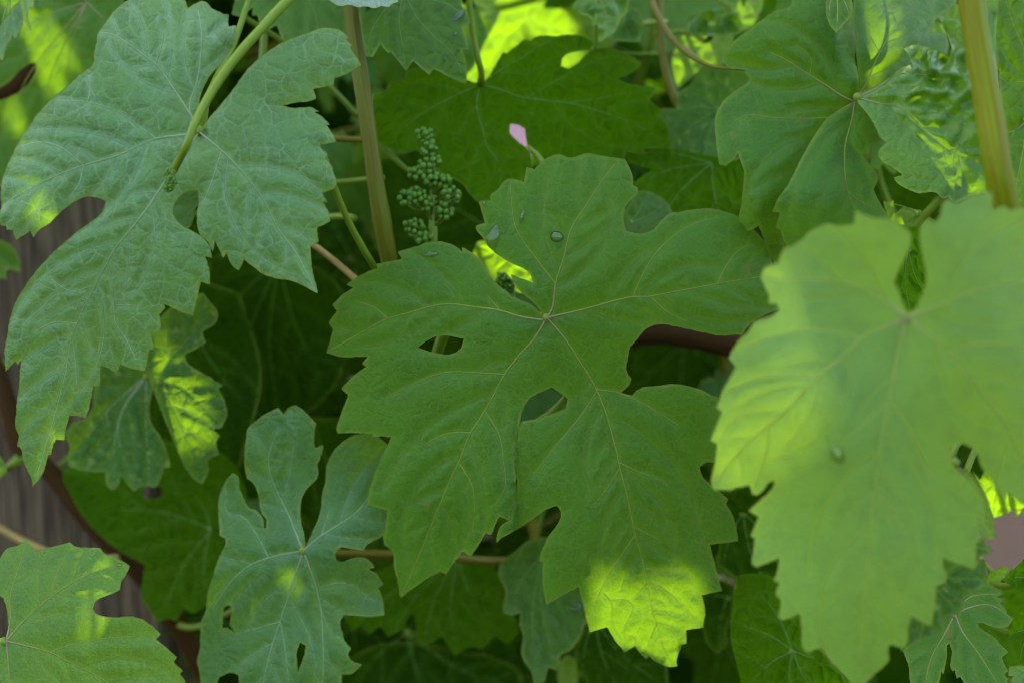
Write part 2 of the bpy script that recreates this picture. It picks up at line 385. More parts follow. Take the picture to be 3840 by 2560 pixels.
class Shoot:
    def __init__(s, path, rad, mat, label, base=True, group=None, seg=14, nodes=(), part='stem'):
        """path: list of (u, v, depth) or 3D points from the top down; goes on to the ground"""
        w = [P1(*p) for p in path]
        if base: w += [np.array([w[-1][0], w[-1][1] + .02, .4]), np.array([w[-1][0] + .01, w[-1][1] + .03, -.02])]
        s.path = curve3(w, .006)
        s.org = np.array([*s.path[-1][:2], 0]) if base else s.path[-1]
        s.e = bpy.data.objects.new('grapevine_shoot', None); COL.objects.link(s.e); s.e.location = s.org; s.e.empty_display_size = .05
        tag(s.e, label, 'grapevine', group)
        n = len(s.path); t = np.linspace(0, 1, len(w)); r = np.interp(np.linspace(0, 1, n), np.linspace(0, 1, len(rad)), rad) if hasattr(rad, '__len__') else np.full(n, rad)
        r = r * (1 + .03 * np.sin(np.arange(n) * .35) + .02 * np.random.RandomState(3).normal(size=n))
        for c_ in nodes: r = r * (1 + .22 * np.exp(-((np.arange(n) - c_ * n) / 2.2) ** 2))
        V, F, UV = tube(s.path, r, 42 if nodes else seg, ridge=.035 if nodes else 0)
        s.stem = mesh_obj(part, V, F, mat, s.e, UV, None, s.org)
    def near(s, p):
        return s.path[int(np.argmin(np.linalg.norm(s.path - p, axis=1)))]

def add_petiole(owner, org, pts, r, mat, name='petiole'):
    p = curve3(pts, .003); n = len(p); rr = r * (1 + .35 * np.linspace(-1, 1, n) ** 6)
    V, F, UV = tube(p, rr, 10)
    return mesh_obj(name, V, F, mat, owner, UV, None, org)

def leaf(key, shoot, J, sheets, prim, sec, mat, vmat, d0, gx=0, gy=0, kx=0, ky=0, kxy=0, wav=.002, wf=(.8, 1.8), label=None, petiole=None, pr=.0012, pmat='petiole', **kw):
    """J junction pixel, gx/gy depth slope per 1000 px, kx/ky/kxy curvature"""
    seed = kw.pop('seed', len(LEAVES) + 11); wv = waves(seed, 7, *wf)
    if isinstance(sheets, list) and not isinstance(sheets[0], dict): sheets = [{'out': sheets}]
    def D(u, v):
        U = (np.asarray(u, float) - J[0]) / 1000; V = (np.asarray(v, float) - J[1]) / 1000
        return d0 + gx * U + gy * V + kx * U * U + ky * V * V + kxy * U * V + wav * wv(U, V)
    o = build_leaf('leaf', shoot.e, shoot.org, sheets, prim, sec, M[mat], M[vmat], P3, K, seed=seed, Dbase=D, jpt=J, **kw)
    if label: o['label'] = label
    j3 = P1(J[0], J[1], float(D(J[0], J[1])) + .0004)
    if petiole is None:
        a = j3; b = j3 + FW * .012 + np.array([0, 0, -.004]); c = shoot.near(j3 + FW * .02); far = max((b - CAM) @ FW, (c - CAM) @ FW) + .02; m = (b + c) / 2 + np.array([0, 0, .006]); m = m + FW * (far - (m - CAM) @ FW); e = c + (c - CAM) / np.linalg.norm(c - CAM) * max(.008, (far - (c - CAM) @ FW) * .8); pts = [a, b, m, e, c]
    else:
        pts = [j3] + [P1(*q) if len(q) == 3 else q for q in petiole]
        pts.append(shoot.near(pts[-1]))
    add_petiole(o, shoot.org, pts, pr, M[pmat])
    LEAVES[key] = D
    return o
def L2(t, *lists): return [T(t, *l) for l in lists]

# ------------------------------------------------------------------ setting: ground and post
gs = 900.
ground = mesh_obj('ground', [(-gs, -gs, 0), (gs, -gs, 0), (gs, gs, 0), (-gs, gs, 0)], [(0, 1, 2, 3)], M['soil'], smooth=False); tag(ground, kind='structure')

M['path'] = plain_mat('gravel_path', (.042, .029, .039), (.062, .044, .058), scale=60, rough=1., bump=.8, dist=.02, spec=0)
path = mesh_obj('path', [(-60, 7.5, .004), (60, 7.5, .004), (60, 40, .004), (-60, 40, .004)], [(0, 1, 2, 3)], M['path'], smooth=False); tag(path, kind='structure')
def make_post():
    rng = np.random.RandomState(4); c = P1(180, 1280, .83); w = .1; dep = .1; nz = 40; V = []; F = []; UV = []
    prof = [(-.5, -.46), (-.46, -.5)] + [(x, -.5) for x in np.linspace(-.4, .4, 25)] + [(.46, -.5), (.5, -.46), (.5, .46), (.46, .5), (-.46, .5), (-.5, .46)]
    gro = rng.normal(0, 1, len(prof)) * .0012 * (rng.uniform(size=len(prof)) < .6); m = len(prof)
    per = np.concatenate([[0], np.cumsum([math.dist(prof[i], prof[i + 1]) for i in range(m - 1)])])
    zs = np.linspace(-.02, .965, nz)
    for z in zs:
        for i, (x, y) in enumerate(prof):
            V.append((c[0] + x * w, c[1] + dep / 2 + y * dep + abs(gro[i]) * (1 + .4 * math.sin(z * 5 + i)), z)); UV.append((per[i] * w, z))
    F = [(j * m + i, j * m + (i + 1) % m, (j + 1) * m + (i + 1) % m, (j + 1) * m + i) for j in range(nz - 1) for i in range(m)]
    F.append(tuple((nz - 1) * m + i for i in range(m)))
    o = mesh_obj('post', V, F, M['wood'], None, UV, None, (c[0], c[1] + dep / 2, 0), smooth=False); o.location = (c[0], c[1] + dep / 2, 0)
    tag(o, 'weathered grey wooden post standing behind the vine leaves', 'post')
make_post()

# ------------------------------------------------------------------ the shoots
S1 = Shoot([(1240, -900, .66), (1290, -420, .65), *[(x, y, d) for (x, y), d in zip(T('D', 965, 0, 985, 200, 1030, 500, 1075, 800, 1110, 1050, 1150, 1300, 1190, 1530), (.64, .638, .634, .632, .632, .634, .638))],
            (1490, 1150, .65), (1580, 1500, .72), (1720, 2000, .79), (1780, 2500, .84), (1780, 3100, .88)],
           (.0030, .0030, .0031, .0032, .0033, .0034, .0034, .0036, .005), M['stem'], 'striped reddish green shoot beside the flower cluster, bearing the large central leaf', nodes=(.16, .345, .52))
S2 = Shoot([(3530, -900, .53), (3580, -350, .525), *[(x, y, d) for (x, y), d in zip(T('K', 1255, 0, 1300, 300, 1360, 650, 1415, 1000, 1462, 1230), (.52, .518, .515, .512, .515))],
            (3880, 1100, .54), (4060, 1600, .6), (4200, 2300, .66), (4250, 3100, .7)],
           (.0040, .0040, .0039, .0032, .0027, .0023, .0024, .003, .004, .005), M['stem_lit'], 'yellow green ridged shoot rising behind the blurred pale leaf, with a crinkled leaf', nodes=(.2, .5))
S4 = Shoot([(-900, 200, .8), (-500, 800, .78), *[(x, y, .755) for x, y in T('B', -100, 560, -10, 800, 55, 1010) + T('C', 100, 150, 300, 330, 450, 530, 620, 720, 800, 900)], (640, 2300, .76), (800, 2620, .78), (900, 3000, .8)],
           (.004, .0042, .0045, .0048, .0045, .0045), M['cane'], 'brown woody cane slanting across the grey post, with a leaf eaten into holes', part='cane')
S5 = Shoot([(2470, -700, .72), (2475, -200, .71), *[(x, y, .70) for x, y in T('G', 1372, 0, 1375, 200, 1395, 380, 1435, 530, 1482, 640)], (2620, 620, .76), (2700, 1200, .8), (2750, 2000, .86), (2800, 3000, .9)],
           (.0016, .0016, .0018, .002, .003, .004), M['petiole_red'], 'thin brownish green shoot with a tendril reaching the dark insect marked leaf')
S6 = Shoot([(4300, 1250, .72), (3500, 1330, .735), *[(x, y, .74) for x, y in T('H', 1250, 950, 950, 885, 640, 860)], (2280, 1300, .76), (2230, 1700, .8), (2300, 2300, .84), (2350, 3200, .9)],
           (.0055, .0055, .0055, .005, .005, .006), M['cane'], 'dark brown woody cane lying behind the central leaf, with leaves hanging low in the shade', part='cane')

S7 = Shoot([(300, -500, .95), (380, 400, .92), (600, 1200, .92), (900, 2000, .95), (1000, 3200, 1.0)], .004, M['cane'], 'brown cane in deep shade behind the flower cluster, with dark leaves', part='cane', group=None)
S8 = Shoot([(3000, -600, .98), (3060, 300, .93), (3000, 1200, .93), (3150, 2100, .95), (3200, 3200, 1.0)], .004, M['cane'], 'brown cane in deep shade behind the folded leaf, with dark leaves', part='cane', group=None)

# ------------------------------------------------------------------ leaf: large blue-green leaf in the upper left
out1 = (T('A', 1165, 745, 1170, 640, 1172, 590, 1195, 520, 1240, 440, 1290, 390, 1335, 325, 1370, 270, 1388, 210, 1390, 160, 1383, 150, 1345, 160, 1340, 130, 1345, 88, 1300, 80, 1270, 62, 1250, 55, 1225, 25, 1190, 8, 1150, 22, 1105, 50, 1090, 10,
              1080, -10, 1030, -40, 900, -60, 780, -20, 745, 5, 710, 35, 670, 65, 640, 110, 610, 150, 580, 190, 568, 250, 555, 320, 550, 370, 480, 430, 400, 505, 320, 570, 240, 650, 170, 745, 110, 840, 60, 940, 25, 1020, 8, 1090, 4, 1150, 8, 1220,
              -6, 1270, 5, 1325, 35, 1330, 40, 1355, 78, 1352, 82, 1385, 98, 1412, 130, 1390, 180, 1360, 195, 1398, 230, 1355, 285, 1320, 330, 1275, 390, 1220, 450, 1180, 510, 1157, 560, 1160, 625, 1180, 612, 1220, 590, 1260, 530, 1310, 470, 1350, 400, 1410, 330, 1470)
        + T('B', 240, 150, 150, 270, 90, 370, 60, 460, 50, 520, 45, 560, 35, 600, 28, 680, 33, 770, 90, 710, 105, 735, 125, 705, 118, 780, 110, 880, 100, 950, 95, 1020, 95, 1110, 105, 1125, 103, 1210, 120, 1220, 135, 1290, 165, 1360, 185, 1400, 190, 1450,
            240, 1390, 265, 1330, 280, 1260, 300, 1260, 315, 1200, 330, 1170, 380, 1175, 385, 1120, 410, 1030, 450, 1030, 505, 1045, 530, 960, 548, 858, 588, 860, 590, 730, 640, 755, 687, 780, 708, 725, 780, 755, 855, 767, 878, 642, 903, 640, 890, 550, 945, 535, 945, 480, 935, 440, 970, 400, 965, 375, 1060, 420, 1135, 445, 1160, 340, 1180, 245, 1235, 262, 1230, 180, 1205, 95, 1245, 105)
        + T('A', 1235, 1462, 1190, 1395, 1140, 1365, 1070, 1325, 1030, 1285, 1015, 1250, 1030, 1190, 1060, 1155, 1090, 1130, 1165, 1120, 1170, 1180, 1160, 1250, 1160, 1310)
        + T('D', 75, 1370, 130, 1430, 155, 1480, 165, 1415, 215, 1517, 235, 1490) + [(875, 1000), (896, 1015), (915, 973), (1000, 1034), (1100, 1055), (1192, 1101)]
        + T('D', 735, 1568, 725, 1450, 775, 1420, 765, 1340, 845, 1300, 830, 1240, 800, 1185, 828, 1192, 795, 1135, 870, 1110, 880, 1080, 855, 1000, 865, 995, 830, 950, 815, 935, 828, 915, 790, 870, 780, 855, 880, 835, 860, 795, 820, 735, 842, 735, 800, 690, 750, 660, 778, 658, 740, 635, 680, 635, 610, 635, 560, 622, 640, 605, 715, 597, 760, 583, 745, 525, 800, 512, 862, 505, 868, 460, 930, 440, 1025, 385, 1000, 340, 960, 285, 968, 265, 935, 232, 952, 225, 930, 200, 865, 170, 800, 165, 720, 190, 640, 220, 570, 250, 500, 290, 430, 340, 370, 395, 300, 490, 240, 570, 180, 640, 130, 700, 100, 740, 80, 768))
pr1 = [T('A', 1170, 775, 1095, 790, 920, 815, 700, 910, 490, 972, 300, 1045, 180, 1105, 60, 1175, 20, 1215),
       T('A', 1170, 775, 1135, 700, 1080, 610, 1000, 490, 915, 375, 860, 335, 760, 260, 640, 195, 585, 190),
       T('A', 1165, 765, 1115, 640, 1160, 470, 1180, 320, 1185, 200, 1165, 60),
       T('A', 1165, 785, 1050, 950, 950, 1095, 860, 1230, 740, 1380, 660, 1480) + T('B', 630, 130, 560, 260, 500, 380, 430, 540, 380, 800, 300, 1100, 220, 1370),
       T('A', 1175, 780, 1250, 840, 1330, 910, 1440, 1030, 1560, 1190) + T('D', 530, 1330, 640, 1480) + [(1175, 1075)]]
se1 = [T('A', 920, 815, 820, 745, 700, 660, 600, 620, 515, 598, 340, 590), T('A', 515, 598, 530, 520, 520, 440), T('A', 490, 972, 350, 862, 220, 835, 120, 860),
       T('A', 490, 972, 460, 1090, 420, 1140), T('A', 915, 375, 950, 260, 960, 180), T('B', 630, 130, 650, 220, 668, 360, 680, 490, 740, 580, 800, 700), T('A', 1300, 890, 1240, 1080, 1200, 1180),
       T('B', 420, 545, 440, 700, 450, 850), T('B', 680, 380, 800, 385), T('B', 330, 320, 240, 400, 150, 480), T('B', 540, 270, 420, 300, 300, 230), T('B', 450, 490, 330, 480, 210, 530)]
sl_ = lambda u, v: .010 * np.clip((np.asarray(v) - 800) / 500, 0, 1) * np.clip((np.asarray(u) - 700) / 250, -1, 1) * -1
leaf('left', S1, T('A', 1170, 775)[0], [{'out': out1, 'ex': sl_}], pr1, se1, 'blue', 'vein_blue', .568, gx=-.006, gy=.0, kx=.02, ky=.022, kxy=.01, wav=.0022, sp=12, groove=.0006, blis=.0009, auto=120, edge_curl=.003, curlw=70,
     label='large blue green leaf with pale net of veins and brown tip', petiole=[T('A', 1200, 700)[0] + (.588,), T('A', 1216, 600)[0] + (.6,), (860, 200, .625), (1150, -250, .64)])

# ------------------------------------------------------------------ leaf: the central leaf
slitR = T('I', 416, 690, 440, 640, 494, 610, 506, 545, 521, 520, 533, 400, 521, 300, 511, 240, 536, 130)
slitL = T('I', 530, 130, 505, 240, 515, 300, 527, 400, 515, 520, 500, 540, 487, 612)
out2 = (T('E', 1470, 1065, 1420, 1000, 1360, 950, 1315, 905, 1298, 875, 1280, 830, 1340, 855, 1413, 880, 1400, 840, 1375, 805, 1330, 785, 1260, 750, 1190, 705, 1145, 660, 1120, 620, 1075, 560, 1072, 547, 1130, 530, 1110, 470, 1092, 400, 1130, 400, 1160, 395, 1165, 360, 1200, 335, 1225, 300, 1262, 268, 1310, 275, 1358, 290, 1370, 205, 1420, 212)
        + T('G', 690, 945, 768, 910, 848, 930, 945, 905, 1040, 920, 1165, 940, 1195, 990, 1210, 1040, 1213, 1090, 1240, 1105, 1238, 1140, 1215, 1160, 1175, 1210, 1155, 1270, 1160, 1310, 1170, 1360, 1280, 1375, 1340, 1345, 1390, 1290, 1450, 1250)
        + T('H', 850, 155, 895, 143, 960, 135, 1040, 132, 1110, 145, 1215, 185, 1300, 260, 1385, 370, 1400, 430, 1420, 560, 1440, 690, 1452, 720, 1380, 745, 1290, 790, 1225, 870, 1180, 870, 1090, 873, 1030, 862, 930, 840, 825, 818, 760, 808, 710, 812, 650, 845, 610, 895, 565, 950, 555, 1010, 545, 1070, 575, 1130, 560, 1165, 512, 1208, 530, 1215, 582, 1228, 600, 1205, 630, 1185, 730, 1172, 820, 1160, 900, 1170, 1000, 1200, 1060, 1230, 1080, 1235, 1090, 1300, 1100, 1400, 1100, 1500)
        + T('M', 250, 200, 220, 275, 185, 265, 130, 297, 140, 340, 180, 390, 220, 420, 298, 488, 285, 512, 328, 592, 345, 650, 355, 730, 190, 755, 215, 850, 260, 1025, 142, 1050, 163, 1132, 150, 1240)
        + T('I', 1527, 1255, 1527, 1335, 1500, 1340, 1480, 1400, 1468, 1440, 1478, 1465, 1440, 1473, 1400, 1465, 1350, 1440, 1310, 1410, 1290, 1423, 1250, 1385, 1225, 1350, 1165, 1385, 1110, 1320, 1060, 1238, 960, 1270, 935, 1180, 915, 1080, 893, 1000, 800, 1050, 740, 1085, 705, 1108, 690, 1040, 682, 960, 682, 850, 660, 848, 675, 800, 715, 710, 760, 650, 788, 590, 790, 560, 765, 525, 700, 545, 640, 590, 560, 645, 480, 690, 430, 720, 410, 742) + slitR
        + T('Z', 1198, 968, 1240, 960, 1300, 938, 1304, 914, 1285, 900, 1268, 888, 1240, 900, 1215, 915, 1200, 940, 1194, 968) + slitL
        + T('I', 440, 590, 428, 585, 420, 600, 378, 695, 345, 685, 315, 740, 260, 820, 210, 795, 160, 860, 112, 925, 78, 910)
        + T('F', 1411, 955, 1330, 1010, 1255, 1068, 1245, 980, 1220, 880, 1205, 785, 1165, 755, 1158, 700, 1175, 620, 1180, 548, 1060, 520, 1075, 440, 1110, 330, 1150, 240, 1205, 122, 1150, 115, 1095, 120, 1090, 103, 990, 95, 890, 98, 885, 88, 905, 0)
        + T('E', 325, 1535, 283, 1500, 350, 1430, 430, 1370, 405, 1355, 440, 1310, 350, 1312, 270, 1310, 195, 1287, 215, 1230, 235, 1150, 208, 1115, 258, 1045, 232, 1010, 280, 960, 350, 910, 315, 890, 370, 850, 440, 815, 495, 795, 485, 770, 560, 755, 640, 742, 615, 700, 720, 668, 830, 638, 900, 645, 960, 670, 995, 700, 993, 670, 1050, 705, 1110, 760, 1150, 830, 1200, 890, 1260, 935, 1310, 970, 1370, 995, 1420, 1025, 1462, 1070))
hole2 = T('E', 730, 1260, 780, 1220, 830, 1195, 900, 1187, 1002, 1208, 985, 1265, 930, 1298, 850, 1295)
pr2 = [T('H', 80, 770, 105, 730, 130, 570, 175, 430, 232, 225, 290, 140, 380, 0) + T('G', 1110, 960),
       T('H', 80, 770, 300, 720, 480, 670, 580, 648, 690, 645, 730, 637, 900, 605, 1080, 570, 1200, 550, 1300, 535, 1400, 520),
       T('H', 80, 770, 190, 900, 265, 1015, 370, 1190, 420, 1310, 455, 1430, 490, 1560) + T('I', 1110, 180, 1135, 300, 1180, 480, 1225, 690, 1270, 860, 1300, 1000, 1325, 1130, 1360, 1240, 1400, 1370, 1450, 1455),
       T('E', 1490, 1080, 1420, 1200, 1330, 1300, 1240, 1415, 1180, 1530) + T('I', 320, 0, 255, 100, 200, 240, 140, 370, 60, 560, 0, 710) + T('F', 1340, 880, 1262, 1055),
       T('E', 1485, 1098, 1350, 1080, 1210, 1040, 1060, 1020, 900, 1003, 800, 1020, 680, 1055, 550, 1090, 400, 1170, 215, 1275)]
se2 = [T('H', 130, 570, 60, 480, 0, 400) + T('G', 590, 1450, 520, 1330, 500, 1200, 490, 1080), T('H', 585, 645, 640, 520, 720, 390, 800, 310, 950, 215, 1080, 180), T('H', 1080, 570, 1125, 480, 1200, 380, 1270, 340),
       T('H', 690, 648, 780, 730, 900, 790), T('H', 370, 1190, 510, 1210, 640, 1270, 760, 1340, 850, 1400), T('H', 370, 1200, 290, 1330, 190, 1450, 100, 1560) + T('I', 630, 340),
       T('I', 1130, 270, 1240, 320, 1410, 385), T('I', 1135, 305, 1060, 420, 980, 520), T('I', 1220, 650, 1300, 690, 1365, 720), T('I', 1222, 700, 1100, 880, 1030, 1010, 960, 1230),
       T('I', 1300, 970, 1420, 1030, 1510, 1120, 1600, 1200), T('I', 1335, 1140, 1430, 1150, 1500, 1165), T('I', 1355, 1210, 1470, 1240), T('I', 1290, 895, 1400, 905, 1540, 930, 1570, 1050),
       T('I', 1035, 1035, 1085, 1090, 1090, 1200, 1150, 1330), T('I', 1085, 1085, 1150, 1075, 1210, 1100, 1170, 1230, 1160, 1340), T('I', 1310, 1080, 1370, 1080, 1390, 1110), T('I', 1230, 1345, 1225, 1300, 1170, 1290),
       T('E', 1240, 1415, 1090, 1405, 880, 1405, 700, 1470, 560, 1540), T('I', 255, 95, 150, 95, 60, 120, 0, 160), T('I', 195, 280, 265, 400, 280, 540, 270, 680),
       T('I', 340, -40, 430, 120, 450, 260, 460, 420, 400, 520), T('E', 1210, 1035, 1140, 950), T('E', 550, 1085, 470, 1020, 380, 990)]
def ex2(u, v):
    u = np.asarray(u, float); v = np.asarray(v, float)
    side = np.where(u > 1600 + (525 - 0) / 1.568, 1., -1.)
    w = np.clip((v - 1560) / 300, 0, 1) * np.exp(-((u - 1930) / 170) ** 2)
    tip = np.clip((v - 2120) / 420, 0, 1.2) ** 2
    return .0025 * w * side - .012 * tip * 0
leaf('centre', S1, T('H', 80, 770)[0], [{'out': out2, 'holes': [hole2], 'ex': ex2}], pr2, se2, 'mid', 'vein', .602, gx=-.004, gy=.014, kx=.03, ky=.004, kxy=.0, wav=.0024, sp=12, groove=.0005, blis=.0006, auto=125, seed=5, edge_curl=.0012,
     label='big lobed green leaf with water drops and sunlit tip', petiole=[(2010, 1180, .622), (1760, 1160, .65), (1500, 1260, .66)])

# ------------------------------------------------------------------ leaf: pale blurred leaf at the right
out3 = (T('L', 1005, 612, 960, 530, 930, 470, 950, 420, 985, 350, 1010, 290, 1015, 235, 985, 205, 945, 178, 900, 160, 850, 155, 790, 140, 745, 118, 740, 140, 740, 180, 700, 190, 650, 190, 610, 180, 560, 200, 515, 225, 480, 260, 430, 290, 390, 310, 375, 340, 365, 375, 330, 385, 290, 410, 280, 435, 295, 480, 320, 540, 320, 575, 355, 570, 372, 600, 330, 635, 240, 670, 220, 705, 175, 750, 140, 800, 122, 840, 155, 875, 130, 930, 95, 990, 75, 1040, 62, 1080, 88, 1100, 60, 1170, 32, 1240, 65, 1258, 55, 1340, 40, 1470)
        + T('M', 212, 432, 300, 430, 425, 400, 440, 455, 470, 462, 510, 430, 540, 385, 578, 378, 560, 420, 500, 480, 440, 535, 422, 555, 480, 590, 465, 620, 430, 705, 455, 715, 445, 800, 440, 870, 470, 885, 530, 860, 600, 830, 590, 900, 570, 970, 600, 975, 575, 1045, 600, 1070, 595, 1180, 620, 1198, 670, 1180, 720, 1158, 730, 1250, 745, 1370, 765, 1388, 840, 1355, 870, 1400, 900, 1440, 960, 1500, 1020, 1568)
        + T('N', 330, 1610, 400, 1568, 470, 1500, 540, 1440, 570, 1410, 575, 1300, 590, 1285, 640, 1300, 690, 1310, 715, 1250, 720, 1150, 745, 1075, 800, 1110, 885, 1150, 905, 1050, 920, 950, 925, 855, 990, 830, 1000, 790, 975, 720, 970, 645, 1080, 690, 1210, 730, 1215, 640, 1225, 530, 1250, 500, 1245, 400, 1225, 310, 1285, 330, 1260, 200, 1200, 110, 1140, 50, 1080, 0)
        + T('L', 1205, 1310, 1210, 1280, 1250, 1258, 1300, 1270, 1340, 1310, 1360, 1370, 1400, 1420, 1440, 1490, 1475, 1530, 1490, 1495, 1568, 1560, 1640, 1500, 1680, 1300, 1700, 900, 1680, 500, 1640, 200, 1568, 100, 1500, 112, 1455, 98, 1412, 118, 1415, 30, 1380, 30, 1290, 50, 1240, 85, 1195, 60, 1170, 75, 1165, 110, 1150, 160, 1125, 180, 1095, 165, 1065, 190, 1058, 240, 1065, 310, 1080, 380, 1090, 430, 1080, 500, 1060, 550, 1030, 600, 1012, 614))
pr3 = L2('L', (995, 640, 860, 540, 760, 490, 690, 470, 500, 450, 330, 445, 300, 425), (995, 645, 775, 740, 660, 850, 550, 935, 400, 1100, 200, 1270, 60, 1440),
         (995, 640, 960, 790, 930, 930, 905, 1050, 880, 1180, 855, 1350, 830, 1568, 800, 1900, 770, 2250), (1000, 640, 1200, 805, 1340, 980, 1480, 1170, 1560, 1350), (1000, 640, 1150, 585, 1300, 520, 1450, 485, 1640, 455))
se3 = L2('L', (775, 740, 640, 712, 480, 705, 340, 735, 160, 800), (550, 932, 400, 925, 250, 945, 110, 1000), (390, 1105, 270, 1105, 160, 1130, 80, 1235), (905, 1050, 800, 1140, 690, 1240), (920, 1060, 1000, 1180, 1060, 1310, 1110, 1420), (1205, 805, 1320, 770, 1450, 770, 1600, 800),
         (480, 705, 460, 600, 450, 520), (500, 450, 470, 370, 440, 330)) + L2('M', (1165, 440, 1090, 480, 1000, 580), (1175, 440, 1250, 540, 1330, 680))
leaf('right', S2, T('L', 995, 640)[0], out3, pr3, se3, 'light', 'vein_light', .475, gx=-.01, gy=.012, kx=.05, ky=.006, kxy=.01, wav=.003, sp=14, groove=.00012, blis=.0002, auto=150, seed=8, r0=5.5, r1=2.,
     label='pale out of focus leaf with sunlit yellow left edge', petiole=[(3430, 1215, .49), (3520, 1200, .53), (3760, 1050, .545)])

# ------------------------------------------------------------------ leaf: lower left
out4 = T('C', 50, 1290, 48, 1210, 35, 1110, 10, 1060, 0, 1055, -60, 1000, -90, 900, -30, 850, 5, 830, 15, 810, 45, 775, 90, 765, 150, 730, 190, 765, 213, 792, 300, 770, 410, 742, 445, 768, 510, 772, 590, 778, 605, 800, 678, 830, 720, 850, 762, 880, 740, 930, 715, 965, 705, 1020, 640, 1050, 560, 1090, 545, 1130, 560, 1155, 640, 1180, 700, 1180, 780, 1178, 830, 1190, 890, 1230, 945, 1280, 915, 1308, 970, 1352, 1000, 1380, 1040, 1415, 1020, 1445, 1075, 1495, 1058, 1510, 1095, 1568, 1100, 1650, 900, 1800, 500, 1850, 100, 1800, -150, 1700, -200, 1500, -120, 1400, -20, 1345, 25, 1330)
pr4 = L2('C', (35, 1320, 150, 1190, 300, 1060, 450, 960, 600, 900, 745, 882), (35, 1320, 180, 1355, 290, 1385, 400, 1440, 600, 1540, 800, 1700), (35, 1320, 55, 1568, 60, 1780), (35, 1320, 60, 1200, 60, 1060, 120, 860, 150, 750))
se4 = L2('C', (290, 1385, 450, 1330, 650, 1300, 920, 1290), (150, 1190, 250, 1180, 400, 1150), (300, 1060, 330, 930, 400, 800))
leaf('lowleft', S4, T('C', 35, 1320)[0], out4, pr4, se4, 'light2', 'vein', .594, gx=.015, gy=-.008, kx=.03, ky=.02, wav=.0022, sp=14, groove=.0004, blis=.0006, auto=140, seed=13, label='smooth light green leaf low beside the post, one lobe glinting', petiole=[(-40, 2420, .6), (-150, 2300, .68), (-100, 1900, .74)])

# ------------------------------------------------------------------ leaf eaten into holes
out5 = (T('F', 700, 775, 690, 700, 672, 620, 668, 540, 680, 470, 720, 410, 770, 355, 775, 325, 768, 290, 785, 240, 800, 195, 800, 170, 755, 185, 748, 130, 752, 80, 763, 38, 735, 40)
        + T('Z', 724, 970, 697, 942, 680, 930, 665, 935, 650, 952, 640, 936, 620, 945, 590, 965, 569, 985)
        + T('F', 350, 130, 340, 220, 342, 300, 355, 360, 400, 405, 420, 460, 435, 540, 448, 580, 470, 600, 468, 655, 455, 662, 447, 600, 405, 550, 370, 540, 335, 480, 310, 420, 298, 350, 270, 330, 240, 370, 205, 430, 190, 500, 190, 590, 195, 700, 225, 715, 230, 750, 205, 800, 180, 860, 150, 960, 120, 1060, 115, 1130, 85, 1210, 80, 1300, 75, 1380, 62, 1430, 75, 1500, 85, 1568, 105, 1640, 160, 1600, 190, 1530, 270, 1505, 305, 1520, 310, 1568, 330, 1700, 900, 1700, 910, 1568, 910, 1515, 960, 1515, 1030, 1460, 965, 1430, 950, 1395, 965, 1360, 940, 1340, 915, 1270, 903, 1200, 925, 1165, 1000, 1170, 1080, 1178, 1163, 1168, 1155, 1100, 1140, 1040, 1125, 1010, 1155, 985, 1110, 920, 1070, 900, 1105, 888, 1080, 850, 1010, 828, 960, 840, 910, 858, 875, 845, 875, 800, 910, 765, 980, 780, 1040, 788, 1050, 765, 1100, 730, 1158, 695, 1190, 600, 1210, 400, 1215, 200, 1100, 110, 990, 112, 920, 150, 860, 210, 825, 290, 815, 390, 800, 440, 790, 540, 775, 600, 740, 680, 710, 750))
ho5 = L2('F', (218, 1120, 240, 1108, 268, 1120, 262, 1170, 255, 1220, 290, 1275, 235, 1245, 210, 1240), (668, 1328, 700, 1345, 695, 1390, 675, 1450, 655, 1505, 648, 1450, 650, 1370))
pr5 = L2('F', (685, 790, 640, 680, 600, 580, 555, 490, 510, 390, 480, 280, 540, 60), (685, 790, 500, 825, 360, 880, 260, 970, 150, 1130), (685, 790, 610, 1020, 550, 1200, 490, 1390, 450, 1568, 430, 1680), (685, 790, 750, 970, 785, 1120, 800, 1300, 800, 1568, 790, 1680), (690, 785, 790, 700, 870, 650, 1000, 560, 1100, 420, 1150, 200))
se5 = L2('F', (480, 830, 420, 710, 310, 580, 245, 570, 230, 430), (550, 1200, 580, 1380, 600, 1568), (790, 1000, 910, 975, 1100, 1080), (545, 1205, 430, 1240, 300, 1270), (785, 1120, 850, 1270, 940, 1330), (790, 700, 820, 620, 840, 540))
def ex5(u, v):
    U = (np.asarray(u, float) - 1137) / 1000
    return .05 * np.abs(U) ** 1.2 * .6
leaf('holey', S4, T('F', 685, 790)[0], [{'out': out5, 'holes': ho5, 'ex': ex5}], pr5, se5, 'blue2', 'vein_blue', .635, gx=.0, gy=.006, ky=.012, wav=.003, sp=13, groove=.0006, blis=.0012, auto=120, seed=21, wf=(1.2, 2.6), label='narrow lobed blue green leaf eaten into holes', petiole=[(1120, 2055, .655), (1000, 2200, .7), (700, 2350, .75)])

